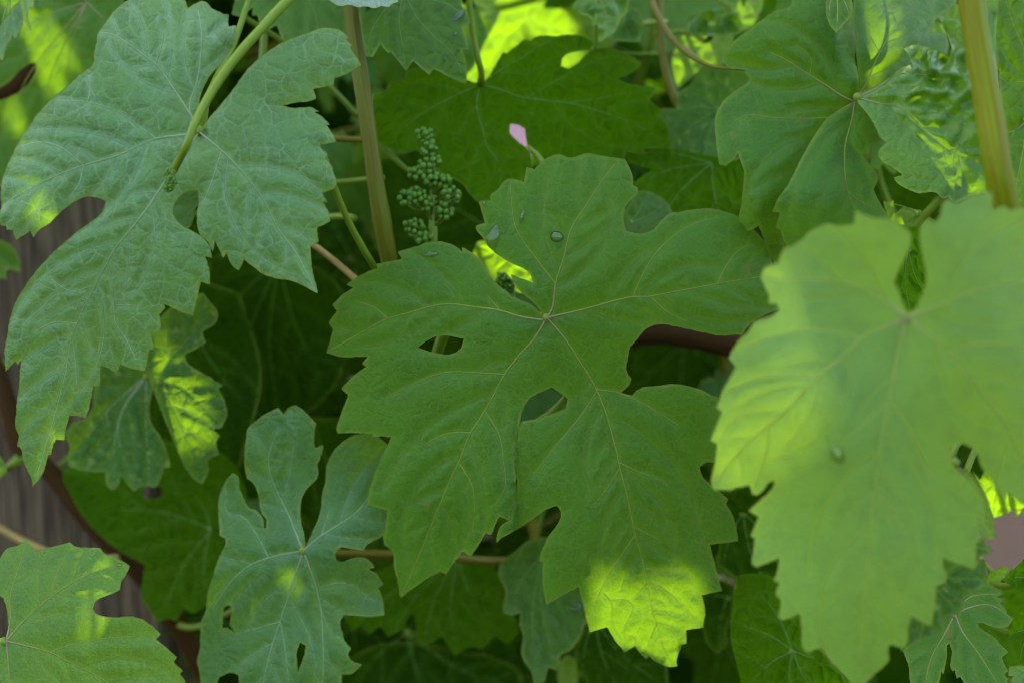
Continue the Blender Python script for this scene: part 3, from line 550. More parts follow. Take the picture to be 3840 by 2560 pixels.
# ------------------------------------------------------------------ leaf: broad shaded leaf at the top centre
out6 = (T('G', 335, 485, 400, 390, 450, 310, 470, 320, 480, 310, 540, 260, 575, 235, 600, 240, 640, 220, 700, 212, 760, 215, 840, 205, 950, 230, 985, 262, 950, 290, 880, 305, 820, 320, 795, 350, 790, 390, 830, 405, 890, 370, 940, 320, 1000, 290, 1050, 280, 1090, 285, 1160, 315, 1230, 350, 1265, 380, 1230, 410, 1180, 440, 1125, 465, 1180, 495, 1250, 505, 1350, 515, 1310, 590, 1385, 655, 1370, 680, 1410, 730, 1430, 800, 1445, 870, 1380, 865, 1330, 870, 1280, 875, 1285, 905, 1230, 900, 1160, 885, 1165, 935, 1150, 1000, 900, 1080, 690, 1050, 640, 950, 600, 875, 575, 755, 545, 738, 490, 728, 488, 780, 510, 810, 560, 850, 598, 885, 620, 980, 500, 1120, 310, 1195, 260, 1150, 215, 1085)
        + T('D', 1480, 1010, 1440, 960, 1350, 880, 1280, 900, 1180, 870, 1140, 850, 1080, 700, 1100, 560, 1190, 510, 1200, 485, 1280, 470, 1300, 410) + T('G', 30, 400, 150, 440, 235, 470, 300, 490))
pr6 = L2('G', (315, 495, 295, 600, 300, 660, 330, 760, 355, 860, 420, 950, 440, 1080), (315, 495, 430, 525, 560, 570, 700, 590, 830, 605, 1000, 650, 1200, 720, 1400, 830), (320, 492, 450, 400, 560, 340, 650, 275, 760, 225), (310, 497, 150, 570, 0, 650, -150, 760))
se6 = L2('G', (560, 570, 600, 650, 660, 710), (590, 575, 750, 480, 900, 400, 1100, 330, 1240, 375), (295, 620, 220, 730, 170, 820), (830, 605, 1000, 580, 1300, 520))
leaf('topcentre', S1, T('G', 315, 495)[0], out6, pr6, se6, 'deep', 'vein_dark', .664, gx=.008, gy=-.004, kx=.015, ky=.01, wav=.003, sp=15, groove=.0006, blis=.0009, seed=30, label='broad shaded dark green leaf with an oval gap behind the flower cluster',
     petiole=[T('G', 322, 430)[0] + (.66,), T('G', 303, 350)[0] + (.657,), T('G', 280, 240)[0] + (.655,), (1700, -200, .645), (1500, -380, .648)], pr=.0011)

# ------------------------------------------------------------------ leaves at the top, either side of the striped stem
out7 = T('D', 1055, 335, 1095, 335, 1140, 260, 1185, 315, 1200, 305, 1290, 415, 1330, 360, 1425, 442, 1450, 405) + T('G', 158, 465, 232, 497, 235, 400, 210, 295, 250, 285, 205, 155, 258, 135, 240, 90, 200, 30, 210, 10, 180, -30, 60, -160, -200, -240, -420, -120, -400, 60)
pr7 = [T('D', 1275, -60, 1250, 150, 1265, 240, 1288, 400), T('D', 1275, -60, 1350, 100, 1450, 210, 1560, 310) + T('G', 225, 480), T('D', 1275, -60, 1400, -10, 1520, 20) + T('G', 220, 90), T('D', 1275, -60, 1150, 80, 1080, 200, 1070, 320)]
leaf('top7', S1, T('D', 1275, -60)[0], out7, pr7, [], 'glossy', 'vein_dark', .63, gx=.01, gy=-.02, kx=.03, ky=.03, seed=33, wav=.002, label='glossy toothed leaf hanging right of the striped stem')
out8 = T('D', 265, 85, 310, 100, 350, 75, 390, 45, 385, 90, 420, 95, 430, 150, 480, 175, 530, 150, 550, 200, 570, 245, 640, 280, 800, 260, 935, 195, 935, 60, 920, 40, 860, -60, 600, -150, 300, -60)
pr8 = L2('D', (640, -100, 700, -20, 740, 40, 770, 150, 770, 250), (640, -100, 560, 60, 545, 200), (640, -100, 450, -20, 330, 80), (640, -100, 820, 20, 925, 150))
leaf('top8', S1, T('D', 640, -100)[0], out8, pr8, [], 'mid', 'vein_dark', .66, gx=-.01, gy=-.02, kx=.04, ky=.03, seed=34, wav=.002)
leaf('toppale', S1, T('D', 1040, -90)[0], T('D', 825, -5, 915, 38, 940, 30, 1020, 45, 1060, 40, 1100, 50, 1150, 38, 1190, 45, 1200, 30, 1240, 15, 1250, -40, 1150, -130, 900, -130), L2('D', (1040, -90, 1030, 0, 1030, 40), (1040, -90, 1150, -30, 1220, 10), (1040, -90, 930, -20, 880, 15)), [], 'pale', 'vein_blue', .61, gy=-.09, seed=35, wav=.002)

# ------------------------------------------------------------------ leaf: folded leaf right of the centre (three sheets)
o10a = T('J', 1112, 592, 1130, 480, 1125, 440, 1110, 380, 1115, 250, 1105, 160, 1092, 60, 1060, -30, 740, -40, 735, 30, 690, 55, 650, 60, 600, 90, 560, 120, 450, 200, 380, 260, 330, 370, 370, 400, 460, 410, 465, 430, 495, 465, 460, 500, 400, 540, 340, 590, 305, 640, 285, 700, 290, 800, 300, 900, 310, 965, 345, 975, 390, 940, 420, 900, 440, 960, 455, 1010, 450, 1100, 440, 1200, 430, 1320, 450, 1360, 490, 1355, 540, 1325, 570, 1400, 600, 1480, 640, 1560, 720, 1500, 760, 1300, 800, 1100, 870, 900, 960, 720, 1050, 640)
o10b = T('J', 1110, 598, 1040, 640, 950, 690, 880, 790, 810, 900, 740, 1040, 700, 1110, 650, 1180, 625, 1245, 665, 1250, 645, 1338, 670, 1350, 690, 1420, 720, 1470, 900, 1450, 1200, 1350, 1320, 1300, 1240, 1170, 1215, 1115, 1245, 1050, 1220, 1000, 1195, 975, 1170, 940, 1145, 910, 1200, 860, 1250, 825, 1240, 780, 1200, 690, 1160, 640)
o11 = (T('K', 588, 562, 620, 545, 690, 510, 780, 455, 850, 400, 910, 378, 890, 330, 860, 290, 900, 270, 950, 265, 1010, 280, 1080, 310, 1125, 330, 1140, 300, 1125, 230, 1100, 170, 1070, 115, 1110, 108, 1190, 125, 1215, 160, 1260, 220, 1400, 300, 1430, 700, 1420, 1000, 1400, 1130, 1290, 1150, 1200, 1180, 1165, 1195, 1120, 1160, 1090, 1170, 1050, 1135, 940, 1135, 860, 1100, 810, 1060, 805, 1045, 855, 1030, 790, 980, 730, 945, 712, 900, 720, 880, 760, 840, 720, 800, 700, 760, 670, 700, 630, 650, 590, 595))
o12 = T('K', 598, 560, 600, 470, 590, 400, 580, 280, 575, 170, 555, 130, 565, 50, 565, -60, 1220, -60, 1160, 25, 1110, 70, 1060, 100, 1030, 170, 1020, 190, 1110, 200, 1125, 260, 1110, 330, 950, 330, 880, 400, 780, 470, 640, 548)
jk = T('K', 588, 572)[0]
pr10 = [T('J', 1112, 598, 1060, 580, 950, 510, 840, 440, 760, 390, 690, 345, 610, 310), T('J', 1112, 598, 1050, 630, 960, 690, 870, 800, 800, 930, 740, 1050), T('J', 1108, 602, 1085, 720, 1050, 850, 1045, 960, 1060, 1100, 1105, 1230),
        T('K', 590, 575, 680, 600, 860, 640, 980, 770, 1050, 830, 1160, 905, 1340, 965), T('K', 600, 562, 640, 490, 720, 310, 820, 140, 880, 80, 942, 10)]
se10 = [T('J', 950, 692, 800, 697, 600, 690, 480, 675, 400, 710), T('J', 840, 440, 850, 350, 760, 260), T('K', 720, 310, 660, 200, 640, 100), T('K', 820, 140, 790, 60, 785, -20), T('K', 1160, 905, 1150, 980), T('K', 1160, 905, 1200, 800, 1220, 720), T('J', 1070, 1130, 1150, 1190, 1215, 1215),
        T('K', 860, 640, 1000, 560, 1080, 540, 1000, 420, 880, 300), T('K', 1080, 500, 1190, 330, 1100, 140)]
cr_w = waves(77, 9, 9., 16.)
def ex11(u, v):
    u = np.asarray(u, float); v = np.asarray(v, float)
    m = np.exp(-((u - 3530) / 170) ** 2 - ((v - 230) / 190) ** 2)
    return -.02 * np.clip((u - 3215) / 500, 0, 1) + m * .0034 * cr_w(u / 1000, v / 1000) + .03 * np.clip((330 - v) / 330, 0, 1) * np.clip((u - 3350) / 200, 0, 1)
def ex12(u, v): return .028 * np.clip((np.asarray(u, float) - 3215) / 400, 0, 1) + .006
def ex10a(u, v): return .012 * np.clip((np.asarray(v, float) - 380) / 500, 0, 1) * np.clip((np.asarray(u, float) - 2850) / 200, 0, 1) + .02 * np.clip((np.asarray(u, float) - 3130) / 80, 0, 1) * np.clip((300 - np.asarray(v, float)) / 200, 0, 1)
def ex10b(u, v): return -.010 * np.clip((np.asarray(v, float) - 420) / 300, 0, 1) * np.clip((3200 - np.asarray(u, float)) / 250, 0, 1) - .002
leaf('fold', S2, jk, [{'out': o10a, 'ex': ex10a}, {'out': o10b, 'ex': ex10b}, {'out': o12, 'ex': ex12}], [pr10[0], pr10[1], pr10[2], pr10[4]], [se10[i] for i in (0, 1, 2, 3, 6)], 'mid', 'vein', .612, gx=.02, gy=.0, kx=.03, ky=.015, wav=.003, sp=13, groove=.0007, blis=.0012, seed=40, edge_curl=.002,
     label='folded green leaf with pin holes beside the crinkled leaf', petiole=[(3225, 360, .63), (3300, 480, .66), (3500, 600, .665), (3690, 640, .62)])
leaf('crinkle', S2, jk, [{'out': o11, 'ex': ex11}], [pr10[3]] + [T('K', 590, 572, 700, 520, 850, 430, 1000, 440, 1150, 330, 1180, 150)], [se10[i] for i in (4, 5, 7, 8)], 'bubble', 'vein', .606, gx=.02, gy=-.01, kx=.02, ky=.02, wav=.002, sp=8, groove=.0009, blis=.0016, seed=41, auto=70, label='crinkled glossy young leaf behind the yellow green stem',
     petiole=[(3230, 375, .64), (3400, 520, .67), (3600, 640, .665), (3705, 690, .63)])
leaf('heart', S2, T('J', 1000, -60)[0], T('J', 935, 40, 945, 110, 975, 170, 1000, 200, 1030, 160, 1060, 125, 1090, 80, 1092, 20, 1060, -60, 960, -60), L2('J', (1000, -60, 1005, 40, 1000, 190), (1000, -60, 1050, 20, 1075, 90), (1000, -60, 960, 20, 955, 100)), [], 'glossy', 'vein', .6, gy=-.03, seed=42, wav=.001, auto=60)
o13 = T('K', 1470, -60, 1425, 0, 1410, 150, 1408, 350, 1420, 430, 1430, 700, 1450, 900, 1480, 1050, 1500, 1200, 1560, 1320, 1700, 1300, 1760, 900, 1740, 400, 1700, 0, 1640, -80)
leaf('rightedge', S2, T('K', 1590, 700)[0], o13, L2('K', (1590, 700, 1560, 270, 1500, 130, 1455, -20), (1590, 700, 1530, 760, 1440, 790), (1590, 700, 1560, 900, 1530, 1050, 1505, 1200), (1590, 700, 1650, 500, 1690, 100)), L2('K', (1568, 480, 1490, 480, 1425, 435), (1560, 1080, 1470, 1025)), 'glossy', 'vein', .57, gx=-.03, gy=.01, wav=.003, seed=43, blis=.0015, auto=90, label='veiny leaf at the far side of the yellow green stem')

# ------------------------------------------------------------------ further leaves, traced
def simple(key, shoot, J, out, tips, mat, d0, vmat='vein_dark', sp=18, label=None, holes=(), sec=(), **kw):
    prim = []
    for t in tips:
        a = np.array(J); b = np.array(t); m = (a + b) / 2 + np.array([-(b - a)[1], (b - a)[0]]) * .06; prim.append([tuple(a), tuple(m), tuple(a + (b - a) * .96)])
    kw.setdefault('auto', 110); kw.setdefault('wav', .003); kw.setdefault('margin', mat not in ('dark', 'deep'))
    return leaf(key, shoot, J, [{'out': out, 'holes': list(holes)}], prim, list(sec), mat, vmat, d0, sp=sp, label=label, **kw)
# top left
simple('tl', S4, T('A', 510, 10)[0], T('A', 700, -60, 300, -120, -100, -60, -100, 540, 0, 515, 60, 475, 120, 410, 180, 375, 216, 370, 208, 420, 170, 490, 100, 550, 0, 590, -100, 600, -140, 850, -100, 1100, 30, 1080, 300, 950, 600, 700, 750, 400, 760, 100),
       T('A', 385, 560, -60, 300, 680, 150, -60, 950, 200, 900), 'mid', .68, gx=-.02, gy=.03, kx=.04, seed=50, vmat='vein', label='shaded leaf with round notch behind the blue green leaf', petiole=[(340, -100, .7), (200, -300, .74)])
add_t = S4
simple('tl2', S4, T('A', 60, -40)[0], T('A', -60, 150, -10, 170, 40, 100, 80, 40, 115, 10, 125, 60, 138, 120, 92, 230, 70, 205, 55, 250, 40, 255, 15, 358, 0, 345, -60, 300), T('A', 15, 340, 92, 220), 'blue2', .56, gy=-.03, seed=51, auto=60, wav=.001, petiole=[(60, -160, .6), (-100, -420, .7)])
simple('tl3', S4, T('A', 150, -60)[0], T('A', 100, -60, 112, 0, 122, 40, 150, 130, 185, 182, 162, 90, 175, 40, 192, 55, 200, -10, 190, -60), T('A', 180, 170), 'light', .555, gy=-.03, seed=52, auto=0, wav=.001, petiole=[(60, -160, .6), (-100, -420, .7)])
simple('l1', S4, T('B', -40, 60)[0], T('B', -50, -40, 0, 0, 60, 30, 100, 90, 120, 190, 80, 180, 20, 130, 38, 230, 0, 225, -60, 200), T('B', 110, 170, 30, 210), 'mid', .72, seed=53, auto=60)
simple('l2', S4, T('B', -30, 1290)[0], T('B', -60, 1230, 0, 1270, 20, 1300, 50, 1330, 20, 1362, -10, 1365, -60, 1370), T('B', 40, 1335), 'sunny', .70, seed=54, auto=0)
# speckled folded leaf left
o16 = T('B', 900, 520, 1100, 340, 1190, 310, 1240, 370, 1280, 430, 1270, 480, 1185, 540, 1210, 600, 1150, 640, 1085, 670, 1100, 720, 1170, 770, 1240, 810, 1310, 855, 1280, 870, 1310, 920, 1325, 960, 1335, 1030, 1300, 1100, 1250, 1110, 1295, 1150, 1270, 1180, 1285, 1260, 1215, 1290, 1225, 1360, 1190, 1430, 1150, 1410, 1100, 1350, 1050, 1250, 1000, 1130, 940, 980, 900, 870, 860, 700)
o17 = T('B', 550, 900, 540, 1000, 500, 1050, 420, 1080, 390, 1150, 410, 1220, 395, 1290, 410, 1330, 500, 1355, 620, 1360, 630, 1440, 660, 1470, 700, 1430, 705, 1370, 750, 1430, 785, 1475, 840, 1440, 915, 1455, 940, 1400, 960, 1335, 1003, 1335, 980, 1240, 940, 1150, 890, 1080, 880, 950, 900, 850, 850, 750, 750, 700, 590, 700)
leaf('speckR', S4, T('B', 925, 830)[0], o16, L2('B', (925, 830, 1000, 960, 1080, 1130, 1180, 1380), (925, 830, 1050, 860, 1180, 970, 1310, 1050), (925, 830, 1000, 700, 1120, 560, 1230, 430)), L2('B', (1130, 930, 1220, 1000, 1270, 1050), (1060, 1080, 1150, 1140, 1260, 1220)), 'speck', 'vein_dark', .665, gx=-.005, gy=.02, kx=.02, wav=.003, sp=13, blis=.0012, groove=.001, auto=80, seed=56, label='wrinkled mottled leaf half in a patch of sun')
leaf('speckL', S4, T('B', 860, 800)[0], o17, L2('B', (860, 800, 740, 960, 690, 1100, 665, 1440), (860, 800, 860, 1100, 880, 1430), (860, 800, 650, 980, 420, 1290), (860, 800, 700, 1050, 780, 1440)), [], 'speck', 'vein_blue', .695, gx=.0, gy=-.01, wav=.003, sp=14, blis=.002, groove=.001, auto=80, seed=57, label='dark mottled blue green leaf below the brown leaf tip')
# large dark leaves left
hole_c = [(T('C', 895, 445)[0][0] + 38 * math.cos(a), T('C', 895, 445)[0][1] + 28 * math.sin(a)) for a in np.linspace(0, 6.283, 14)[:-1]]
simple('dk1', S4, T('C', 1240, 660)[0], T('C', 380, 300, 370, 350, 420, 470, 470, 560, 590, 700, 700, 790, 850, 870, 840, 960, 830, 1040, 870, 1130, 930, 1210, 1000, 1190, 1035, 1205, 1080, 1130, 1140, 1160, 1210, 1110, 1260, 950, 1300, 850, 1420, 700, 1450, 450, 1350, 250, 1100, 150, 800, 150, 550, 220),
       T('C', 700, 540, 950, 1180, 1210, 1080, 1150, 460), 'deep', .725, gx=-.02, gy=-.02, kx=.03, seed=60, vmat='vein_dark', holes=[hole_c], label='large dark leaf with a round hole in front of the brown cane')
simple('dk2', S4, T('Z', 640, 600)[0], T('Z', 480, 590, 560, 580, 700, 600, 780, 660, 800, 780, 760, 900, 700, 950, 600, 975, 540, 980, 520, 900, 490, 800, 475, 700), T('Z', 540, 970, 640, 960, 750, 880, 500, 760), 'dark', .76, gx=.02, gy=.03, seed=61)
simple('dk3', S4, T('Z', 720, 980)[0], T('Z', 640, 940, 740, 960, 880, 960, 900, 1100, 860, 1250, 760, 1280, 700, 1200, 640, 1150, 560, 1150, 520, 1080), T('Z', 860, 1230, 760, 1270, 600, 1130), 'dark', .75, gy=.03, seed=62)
# behind the left leaf's notch
simple('notch', S1, T('A', 1200, 1180)[0], T('A', 1000, 1000, 1300, 1000, 1300, 1150, 1170, 1180, 1150, 1230, 1130, 1290, 1112, 1340, 1060, 1340, 980, 1300, 960, 1150), T('A', 1050, 1330, 1120, 1330), 'blue2', .64, seed=63, auto=60)
# low centre
simple('lc1', S6, T('U', 1100, 400)[0], T('U', 180, 850, 250, 1000, 330, 950, 400, 1020, 480, 950, 550, 1040, 640, 990, 730, 850, 760, 870, 780, 1080, 830, 1095, 980, 1040, 1080, 1195, 1220, 1120, 1300, 1140, 1400, 1030, 1500, 1100, 1600, 1000, 1500, 700, 1400, 480, 1250, 420, 1000, 380, 500, 500, 150, 700),
       T('U', 1090, 1180, 830, 1080, 560, 1030, 1400, 1020, 250, 980), 'deep', .735, gy=-.03, gx=.01, seed=64, label='dark toothed leaf hanging under the central leaf')
simple('lc2', S6, T('U', 1780, 380)[0], T('U', 1440, 560, 1480, 640, 1470, 850, 1530, 860, 1610, 850, 1600, 920, 1630, 1050, 1615, 1150, 1640, 1240, 1680, 1290, 1720, 1430, 1800, 1395, 1830, 1280, 1890, 1305, 1930, 1180, 2000, 1150, 2080, 1050, 2120, 950, 2180, 700, 2100, 400, 1850, 250, 1700, 260, 1560, 360, 1440, 470),
       T('U', 1740, 1400, 1500, 840, 1890, 1290, 2070, 1040), 'glossy', .70, gy=-.03, kx=.05, seed=65, blis=.002, label='glossy wet leaf behind the central leaf tip')
simple('lc3', S6, T('U', 2200, 900)[0], T('U', 2060, 1100, 2050, 1250, 2080, 1370, 2120, 1340, 2150, 1450, 2500, 1500, 2800, 1450, 2750, 1150, 2600, 950, 2350, 900, 2150, 950), T('U', 2100, 1360, 2400, 1480, 2700, 1400), 'dark', .72, gy=-.02, seed=66)
simple('lc4', S6, T('U', 700, 1000)[0], T('U', 150, 1300, 350, 1150, 700, 1080, 1100, 1150, 1400, 1200, 1600, 1300, 1650, 1500, 900, 1600, 150, 1550), T('U', 300, 1400, 900, 1560, 1500, 1450), 'dark', .79, gy=-.02, seed=67)
simple('lc5', S6, T('U', 1900, 1250)[0], T('U', 1900, 1250, 1990, 1180, 2060, 1230, 2070, 1380, 2000, 1500, 1930, 1440), T('U', 1990, 1450), 'sunny', .74, seed=68, auto=50)
# low right
simple('lr1', S6, T('S', 1390, 1315)[0], T('S', 950, 735, 920, 985, 905, 1100, 910, 1250, 950, 1400, 985, 1568, 1000, 1660, 1900, 1660, 1800, 1540, 1700, 1430, 1650, 1380, 1600, 1270, 1700, 1100, 1600, 900, 1300, 760, 1100, 720),
       T('S', 1060, 1560, 1370, 1640, 1560, 1640, 930, 1100, 1080, 800, 1640, 1380), 'deep', .65, gy=-.02, gx=-.01, seed=70, vmat='vein_dark', label='shaded leaf with pale star of veins below the blurred leaf', sec=[T('S', 1160, 1440, 1060, 1370, 950, 1320), T('S', 1440, 1450, 1540, 1430)])
simple('lr2', S6, T('S', 1000, 250)[0], T('S', 700, 0, 850, 80, 1050, 30, 1240, -20, 1400, 100, 1500, 400, 1400, 800, 1240, 900, 1100, 850, 950, 760, 800, 650, 820, 500, 850, 300), T('S', 850, 640, 1200, 850, 1400, 500), 'dark', .69, gy=-.02, seed=71)
simple('lr3', S6, T('S', 880, 900)[0], T('S', 680, 860, 800, 750, 920, 800, 930, 1000, 880, 1150, 860, 1300, 800, 1340, 720, 1250, 690, 1100), T('S', 820, 1320, 710, 900), 'dark', .73, seed=72)
lob = T('N', 680, 1330, 700, 1380, 720, 1440, 735, 1568, 760, 1640, 900, 1640, 940, 1568, 960, 1480, 975, 1500, 995, 1400, 1000, 1290, 1020, 1275, 1040, 1330, 1030, 1450, 1042, 1480, 1060, 1470, 1075, 1530, 1100, 1520, 1130, 1568, 1160, 1640, 1430, 1640, 1445, 1568, 1420, 1500, 1450, 1480, 1400, 1380, 1450, 1340, 1380, 1270, 1350, 1235, 1300, 1200, 1230, 1150, 1222, 1130, 1250, 1123, 1300, 1140, 1360, 1162, 1450, 1155, 1490, 1090, 1440, 1060, 1430, 1020, 1385, 985, 1410, 955, 1360, 935, 1415, 910, 1370, 870, 1290, 840, 1130, 860, 1000, 950, 800, 1150)
leaf('lobed', S6, T('N', 1060, 1060)[0], lob, L2('N', (1060, 1060, 1110, 1180, 1220, 1330, 1370, 1560), (1060, 1060, 1180, 1010, 1300, 990, 1470, 1080), (1060, 1060, 1000, 1180, 880, 1400, 840, 1600), (1060, 1060, 1150, 950, 1390, 910)), [], 'mid', 'vein', .60, gx=-.01, gy=-.03, kx=.04, sp=11, seed=73, auto=70, r0=4, label='small deeply lobed leaf below the blurred pale leaf')
leaf('under', S2, T('R', 250, 850)[0], T('R', 350, 650, 430, 690, 520, 740, 600, 740, 640, 710, 655, 800, 640, 890, 580, 935, 505, 935, 500, 1040, 470, 1100, 380, 1110, 360, 1180, 320, 1240, 240, 1255, 150, 1300, 70, 1350, 40, 1100, 120, 800), L2('R', (250, 850, 400, 850, 640, 860), (250, 850, 350, 970, 480, 1080), (250, 850, 250, 1050, 200, 1260)), [], 'speck', 'vein_dark', .525, gx=.02, wav=.002, sp=11, blis=.0018, groove=.001, auto=60, seed=74, edge_curl=.002, label='bumpy dark leaf edged yellow tucked under the blurred leaf')
leaf('curl', S2, T('R', 440, 60)[0], T('R', 420, 60, 440, 90, 520, 110, 590, 180, 640, 260, 690, 400, 718, 580, 640, 585, 590, 400, 560, 250, 480, 150), L2('R', (440, 70, 560, 200, 640, 380, 700, 570)), [], 'sunny', 'vein', .52, gx=.02, sp=10, auto=40, seed=75, wav=.003)
leaf('curl2', S2, T('R', 560, 640)[0], T('R', 540, 600, 585, 605, 630, 580, 650, 610, 695, 650, 670, 685, 640, 690, 590, 705, 540, 700), L2('R', (560, 640, 620, 645, 685, 652)), [], 'speck', 'vein', .535, sp=9, auto=0, seed=76, wav=.001)
simple('sunR', S2, T('R', 800, 60)[0], T('R', 560, 120, 610, 180, 660, 100, 760, 0, 1000, -20, 1050, 300, 960, 360, 912, 365, 860, 440, 835, 378, 790, 410, 700, 440, 660, 350), T('R', 700, 420, 860, 430, 950, 330), 'sunny', .66, gy=.03, vmat='vein', seed=77, label='sunlit yellow leaf behind the blurred pale leaf')
simple('rr1', S6, T('R', 940, 850)[0], T('R', 765, 858, 820, 800, 870, 760, 912, 720, 980, 700, 1000, 960, 912, 950, 840, 920), T('R', 780, 857), 'deep', .6, seed=78, auto=60)
simple('rr2', S6, T('R', 960, 1200)[0], T('R', 800, 1240, 820, 1200, 840, 1150, 912, 1050, 1000, 1050, 1000, 1440, 890, 1440, 865, 1390, 890, 1280, 840, 1270), T('R', 810, 1240, 880, 1420), 'deep', .61, seed=79, auto=60)
simple('rr3', S6, T('R', 960, 1540)[0], T('R', 810, 1455, 870, 1450, 960, 1455, 1000, 1568, 900, 1620, 820, 1560, 840, 1520, 805, 1520), T('R', 820, 1460), 'light', .6, seed=80, auto=50)
simple('rr4', S6, T('R', 900, 820)[0], T('R', 640, 880, 700, 800, 760, 775, 820, 780, 780, 830, 740, 890, 720, 930, 650, 905), T('R', 660, 890), 'sunny', .64, seed=81, auto=50)
# right of the top centre
simple('spk', S5, T('P', 1960, 800)[0], T('P', 1500, 880, 1530, 800, 1640, 800, 1650, 680, 1720, 640, 1850, 500, 1950, 480, 2180, 540, 2300, 800, 2200, 1100, 2000, 1220, 1850, 1170, 1700, 1130, 1560, 1090, 1520, 1000), T('P', 1540, 830, 1680, 660, 1600, 1080, 1850, 1160), 'speck', .69, gx=-.01, gy=-.02, seed=85, label='dark leaf dotted with small yellow specks behind the folded leaf')
simple('dkr', S5, T('P', 1900, 1200)[0], T('P', 1250, 1110, 1400, 1120, 1460, 1090, 1650, 1100, 1850, 1140, 2100, 1180, 2200, 1480, 2160, 1700, 1700, 1720, 1320, 1660, 1330, 1340, 1460, 1245, 1290, 1200), T('P', 1340, 1350, 1280, 1120, 1500, 1650, 2000, 1680), 'deep', .675, gy=-.03, seed=86)
simple('gls', S5, T('P', 1300, 1640)[0], T('P', 1290, 1500, 1340, 1425, 1420, 1405, 1500, 1440, 1580, 1500, 1600, 1650, 1500, 1780, 1300, 1780, 1200, 1650), T('P', 1560, 1490, 1420, 1420), 'glossy', .655, gy=-.06, seed=87, blis=.0025, auto=50)
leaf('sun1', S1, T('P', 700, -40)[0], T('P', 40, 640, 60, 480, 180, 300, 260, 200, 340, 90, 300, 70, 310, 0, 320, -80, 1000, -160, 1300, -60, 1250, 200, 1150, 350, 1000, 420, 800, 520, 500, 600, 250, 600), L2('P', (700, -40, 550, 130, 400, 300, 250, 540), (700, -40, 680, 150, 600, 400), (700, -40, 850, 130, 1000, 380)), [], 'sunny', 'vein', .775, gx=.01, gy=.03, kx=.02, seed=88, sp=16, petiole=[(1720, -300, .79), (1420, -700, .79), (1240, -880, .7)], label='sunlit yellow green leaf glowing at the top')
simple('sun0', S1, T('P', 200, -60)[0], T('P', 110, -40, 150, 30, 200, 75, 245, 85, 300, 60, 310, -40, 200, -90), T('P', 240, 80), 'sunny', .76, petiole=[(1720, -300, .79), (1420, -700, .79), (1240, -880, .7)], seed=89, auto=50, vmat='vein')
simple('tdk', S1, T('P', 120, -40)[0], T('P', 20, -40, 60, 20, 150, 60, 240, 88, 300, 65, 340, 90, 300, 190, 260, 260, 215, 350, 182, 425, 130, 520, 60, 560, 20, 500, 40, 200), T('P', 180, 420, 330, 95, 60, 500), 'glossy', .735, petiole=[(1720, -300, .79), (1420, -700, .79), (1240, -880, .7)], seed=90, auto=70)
simple('tgap', S5, T('P', 800, -60)[0], T('P', 655, 60, 700, -60, 960, -80, 900, 20, 865, 56, 760, 68), T('P', 700, 50), 'dark', .76, seed=91, auto=40)
def crk(u, v): return .0024 * cr_w(np.asarray(u, float) / 1000, np.asarray(v, float) / 1000)
leaf('young', S5, T('P', 1045, 0)[0], [{'out': T('P', 870, 60, 900, 10, 960, -40, 1280, -60, 1282, 60, 1265, 105, 1240, 130, 1215, 180, 1195, 215, 1180, 240, 1150, 260, 1110, 290, 1065, 318, 1070, 220, 1060, 180, 1030, 195, 1000, 130, 930, 105), 'ex': crk}], L2('P', (1045, -40, 1120, 80, 1080, 300), (1045, -40, 1200, 60, 1210, 180), (1045, -40, 950, 40, 900, 60)), [], 'bubble', 'vein', .665, gy=-.06, seed=92, sp=8, blis=.0015, auto=40, wav=.001, label='tiny crinkled young leaf catching light above the shaded leaf', petiole=[T('P', 1045, 200)[0] + (.662,), T('P', 1045, 330)[0] + (.665,), T('P', 1000, 362)[0] + (.68,), (2350, 200, .70)], pr=.0006)
leaf('young2', S5, T('P', 1250, 130)[0], [{'out': T('P', 1250, 105, 1300, 60, 1350, 55, 1375, 120, 1392, 185, 1380, 250, 1370, 312, 1250, 305, 1180, 300, 1120, 292, 1180, 230), 'ex': crk}], L2('P', (1250, 130, 1280, 220, 1300, 300), (1250, 130, 1340, 150, 1385, 190)), [], 'speck', 'vein_dark', .70, gy=-.06, seed=93, sp=9, auto=40, wav=.001)
simple('blur1', S5, T('P', 1600, -60)[0], T('P', 1270, -60, 1700, -140, 2120, -60, 2110, 20, 1960, 90, 1800, 110, 1740, 140, 1720, 200, 1700, 250, 1640, 330, 1600, 385, 1480, 395, 1380, 340, 1370, 190, 1280, 110), T('P', 1500, 380, 1330, 120, 1900, 80, 1690, 250), 'light2', .80, gy=.02, seed=94)
simple('blur2', S5, T('P', 1300, 250)[0], T('P', 1060, 330, 1150, 260, 1370, 290, 1500, 310, 1560, 380, 1530, 510, 1430, 450, 1300, 400, 1160, 370), T('P', 1520, 480, 1350, 400), 'sunny', .83, gy=.05, seed=95, auto=70)
leaf('young3', S5, T('P', 1900, 180)[0], [{'out': T('P', 1740, 265, 1718, 190, 1800, 110, 1900, 72, 2000, 68, 2080, 100, 2120, 170, 2122, 235, 2050, 262, 2000, 268, 1850, 268), 'ex': crk}], L2('P', (1900, 200, 1950, 120, 2060, 110), (1900, 200, 1850, 140, 1780, 150)), [], 'glossy', 'vein_dark', .685, gy=-.09, seed=96, sp=9, auto=40, label='dark crumpled leaf tip above the dotted leaf')
simple('lit28', S5, T('P', 1940, 230)[0], T('P', 1700, 240, 1830, 230, 2070, 230, 2050, 320, 1985, 470, 1900, 520, 1850, 480, 1760, 560, 1650, 650, 1610, 500, 1640, 330), T('P', 1920, 470, 1660, 600, 2040, 260), 'sunny', .725, vmat='vein', seed=97, sec=[T('P', 1925, 400, 1840, 370)])
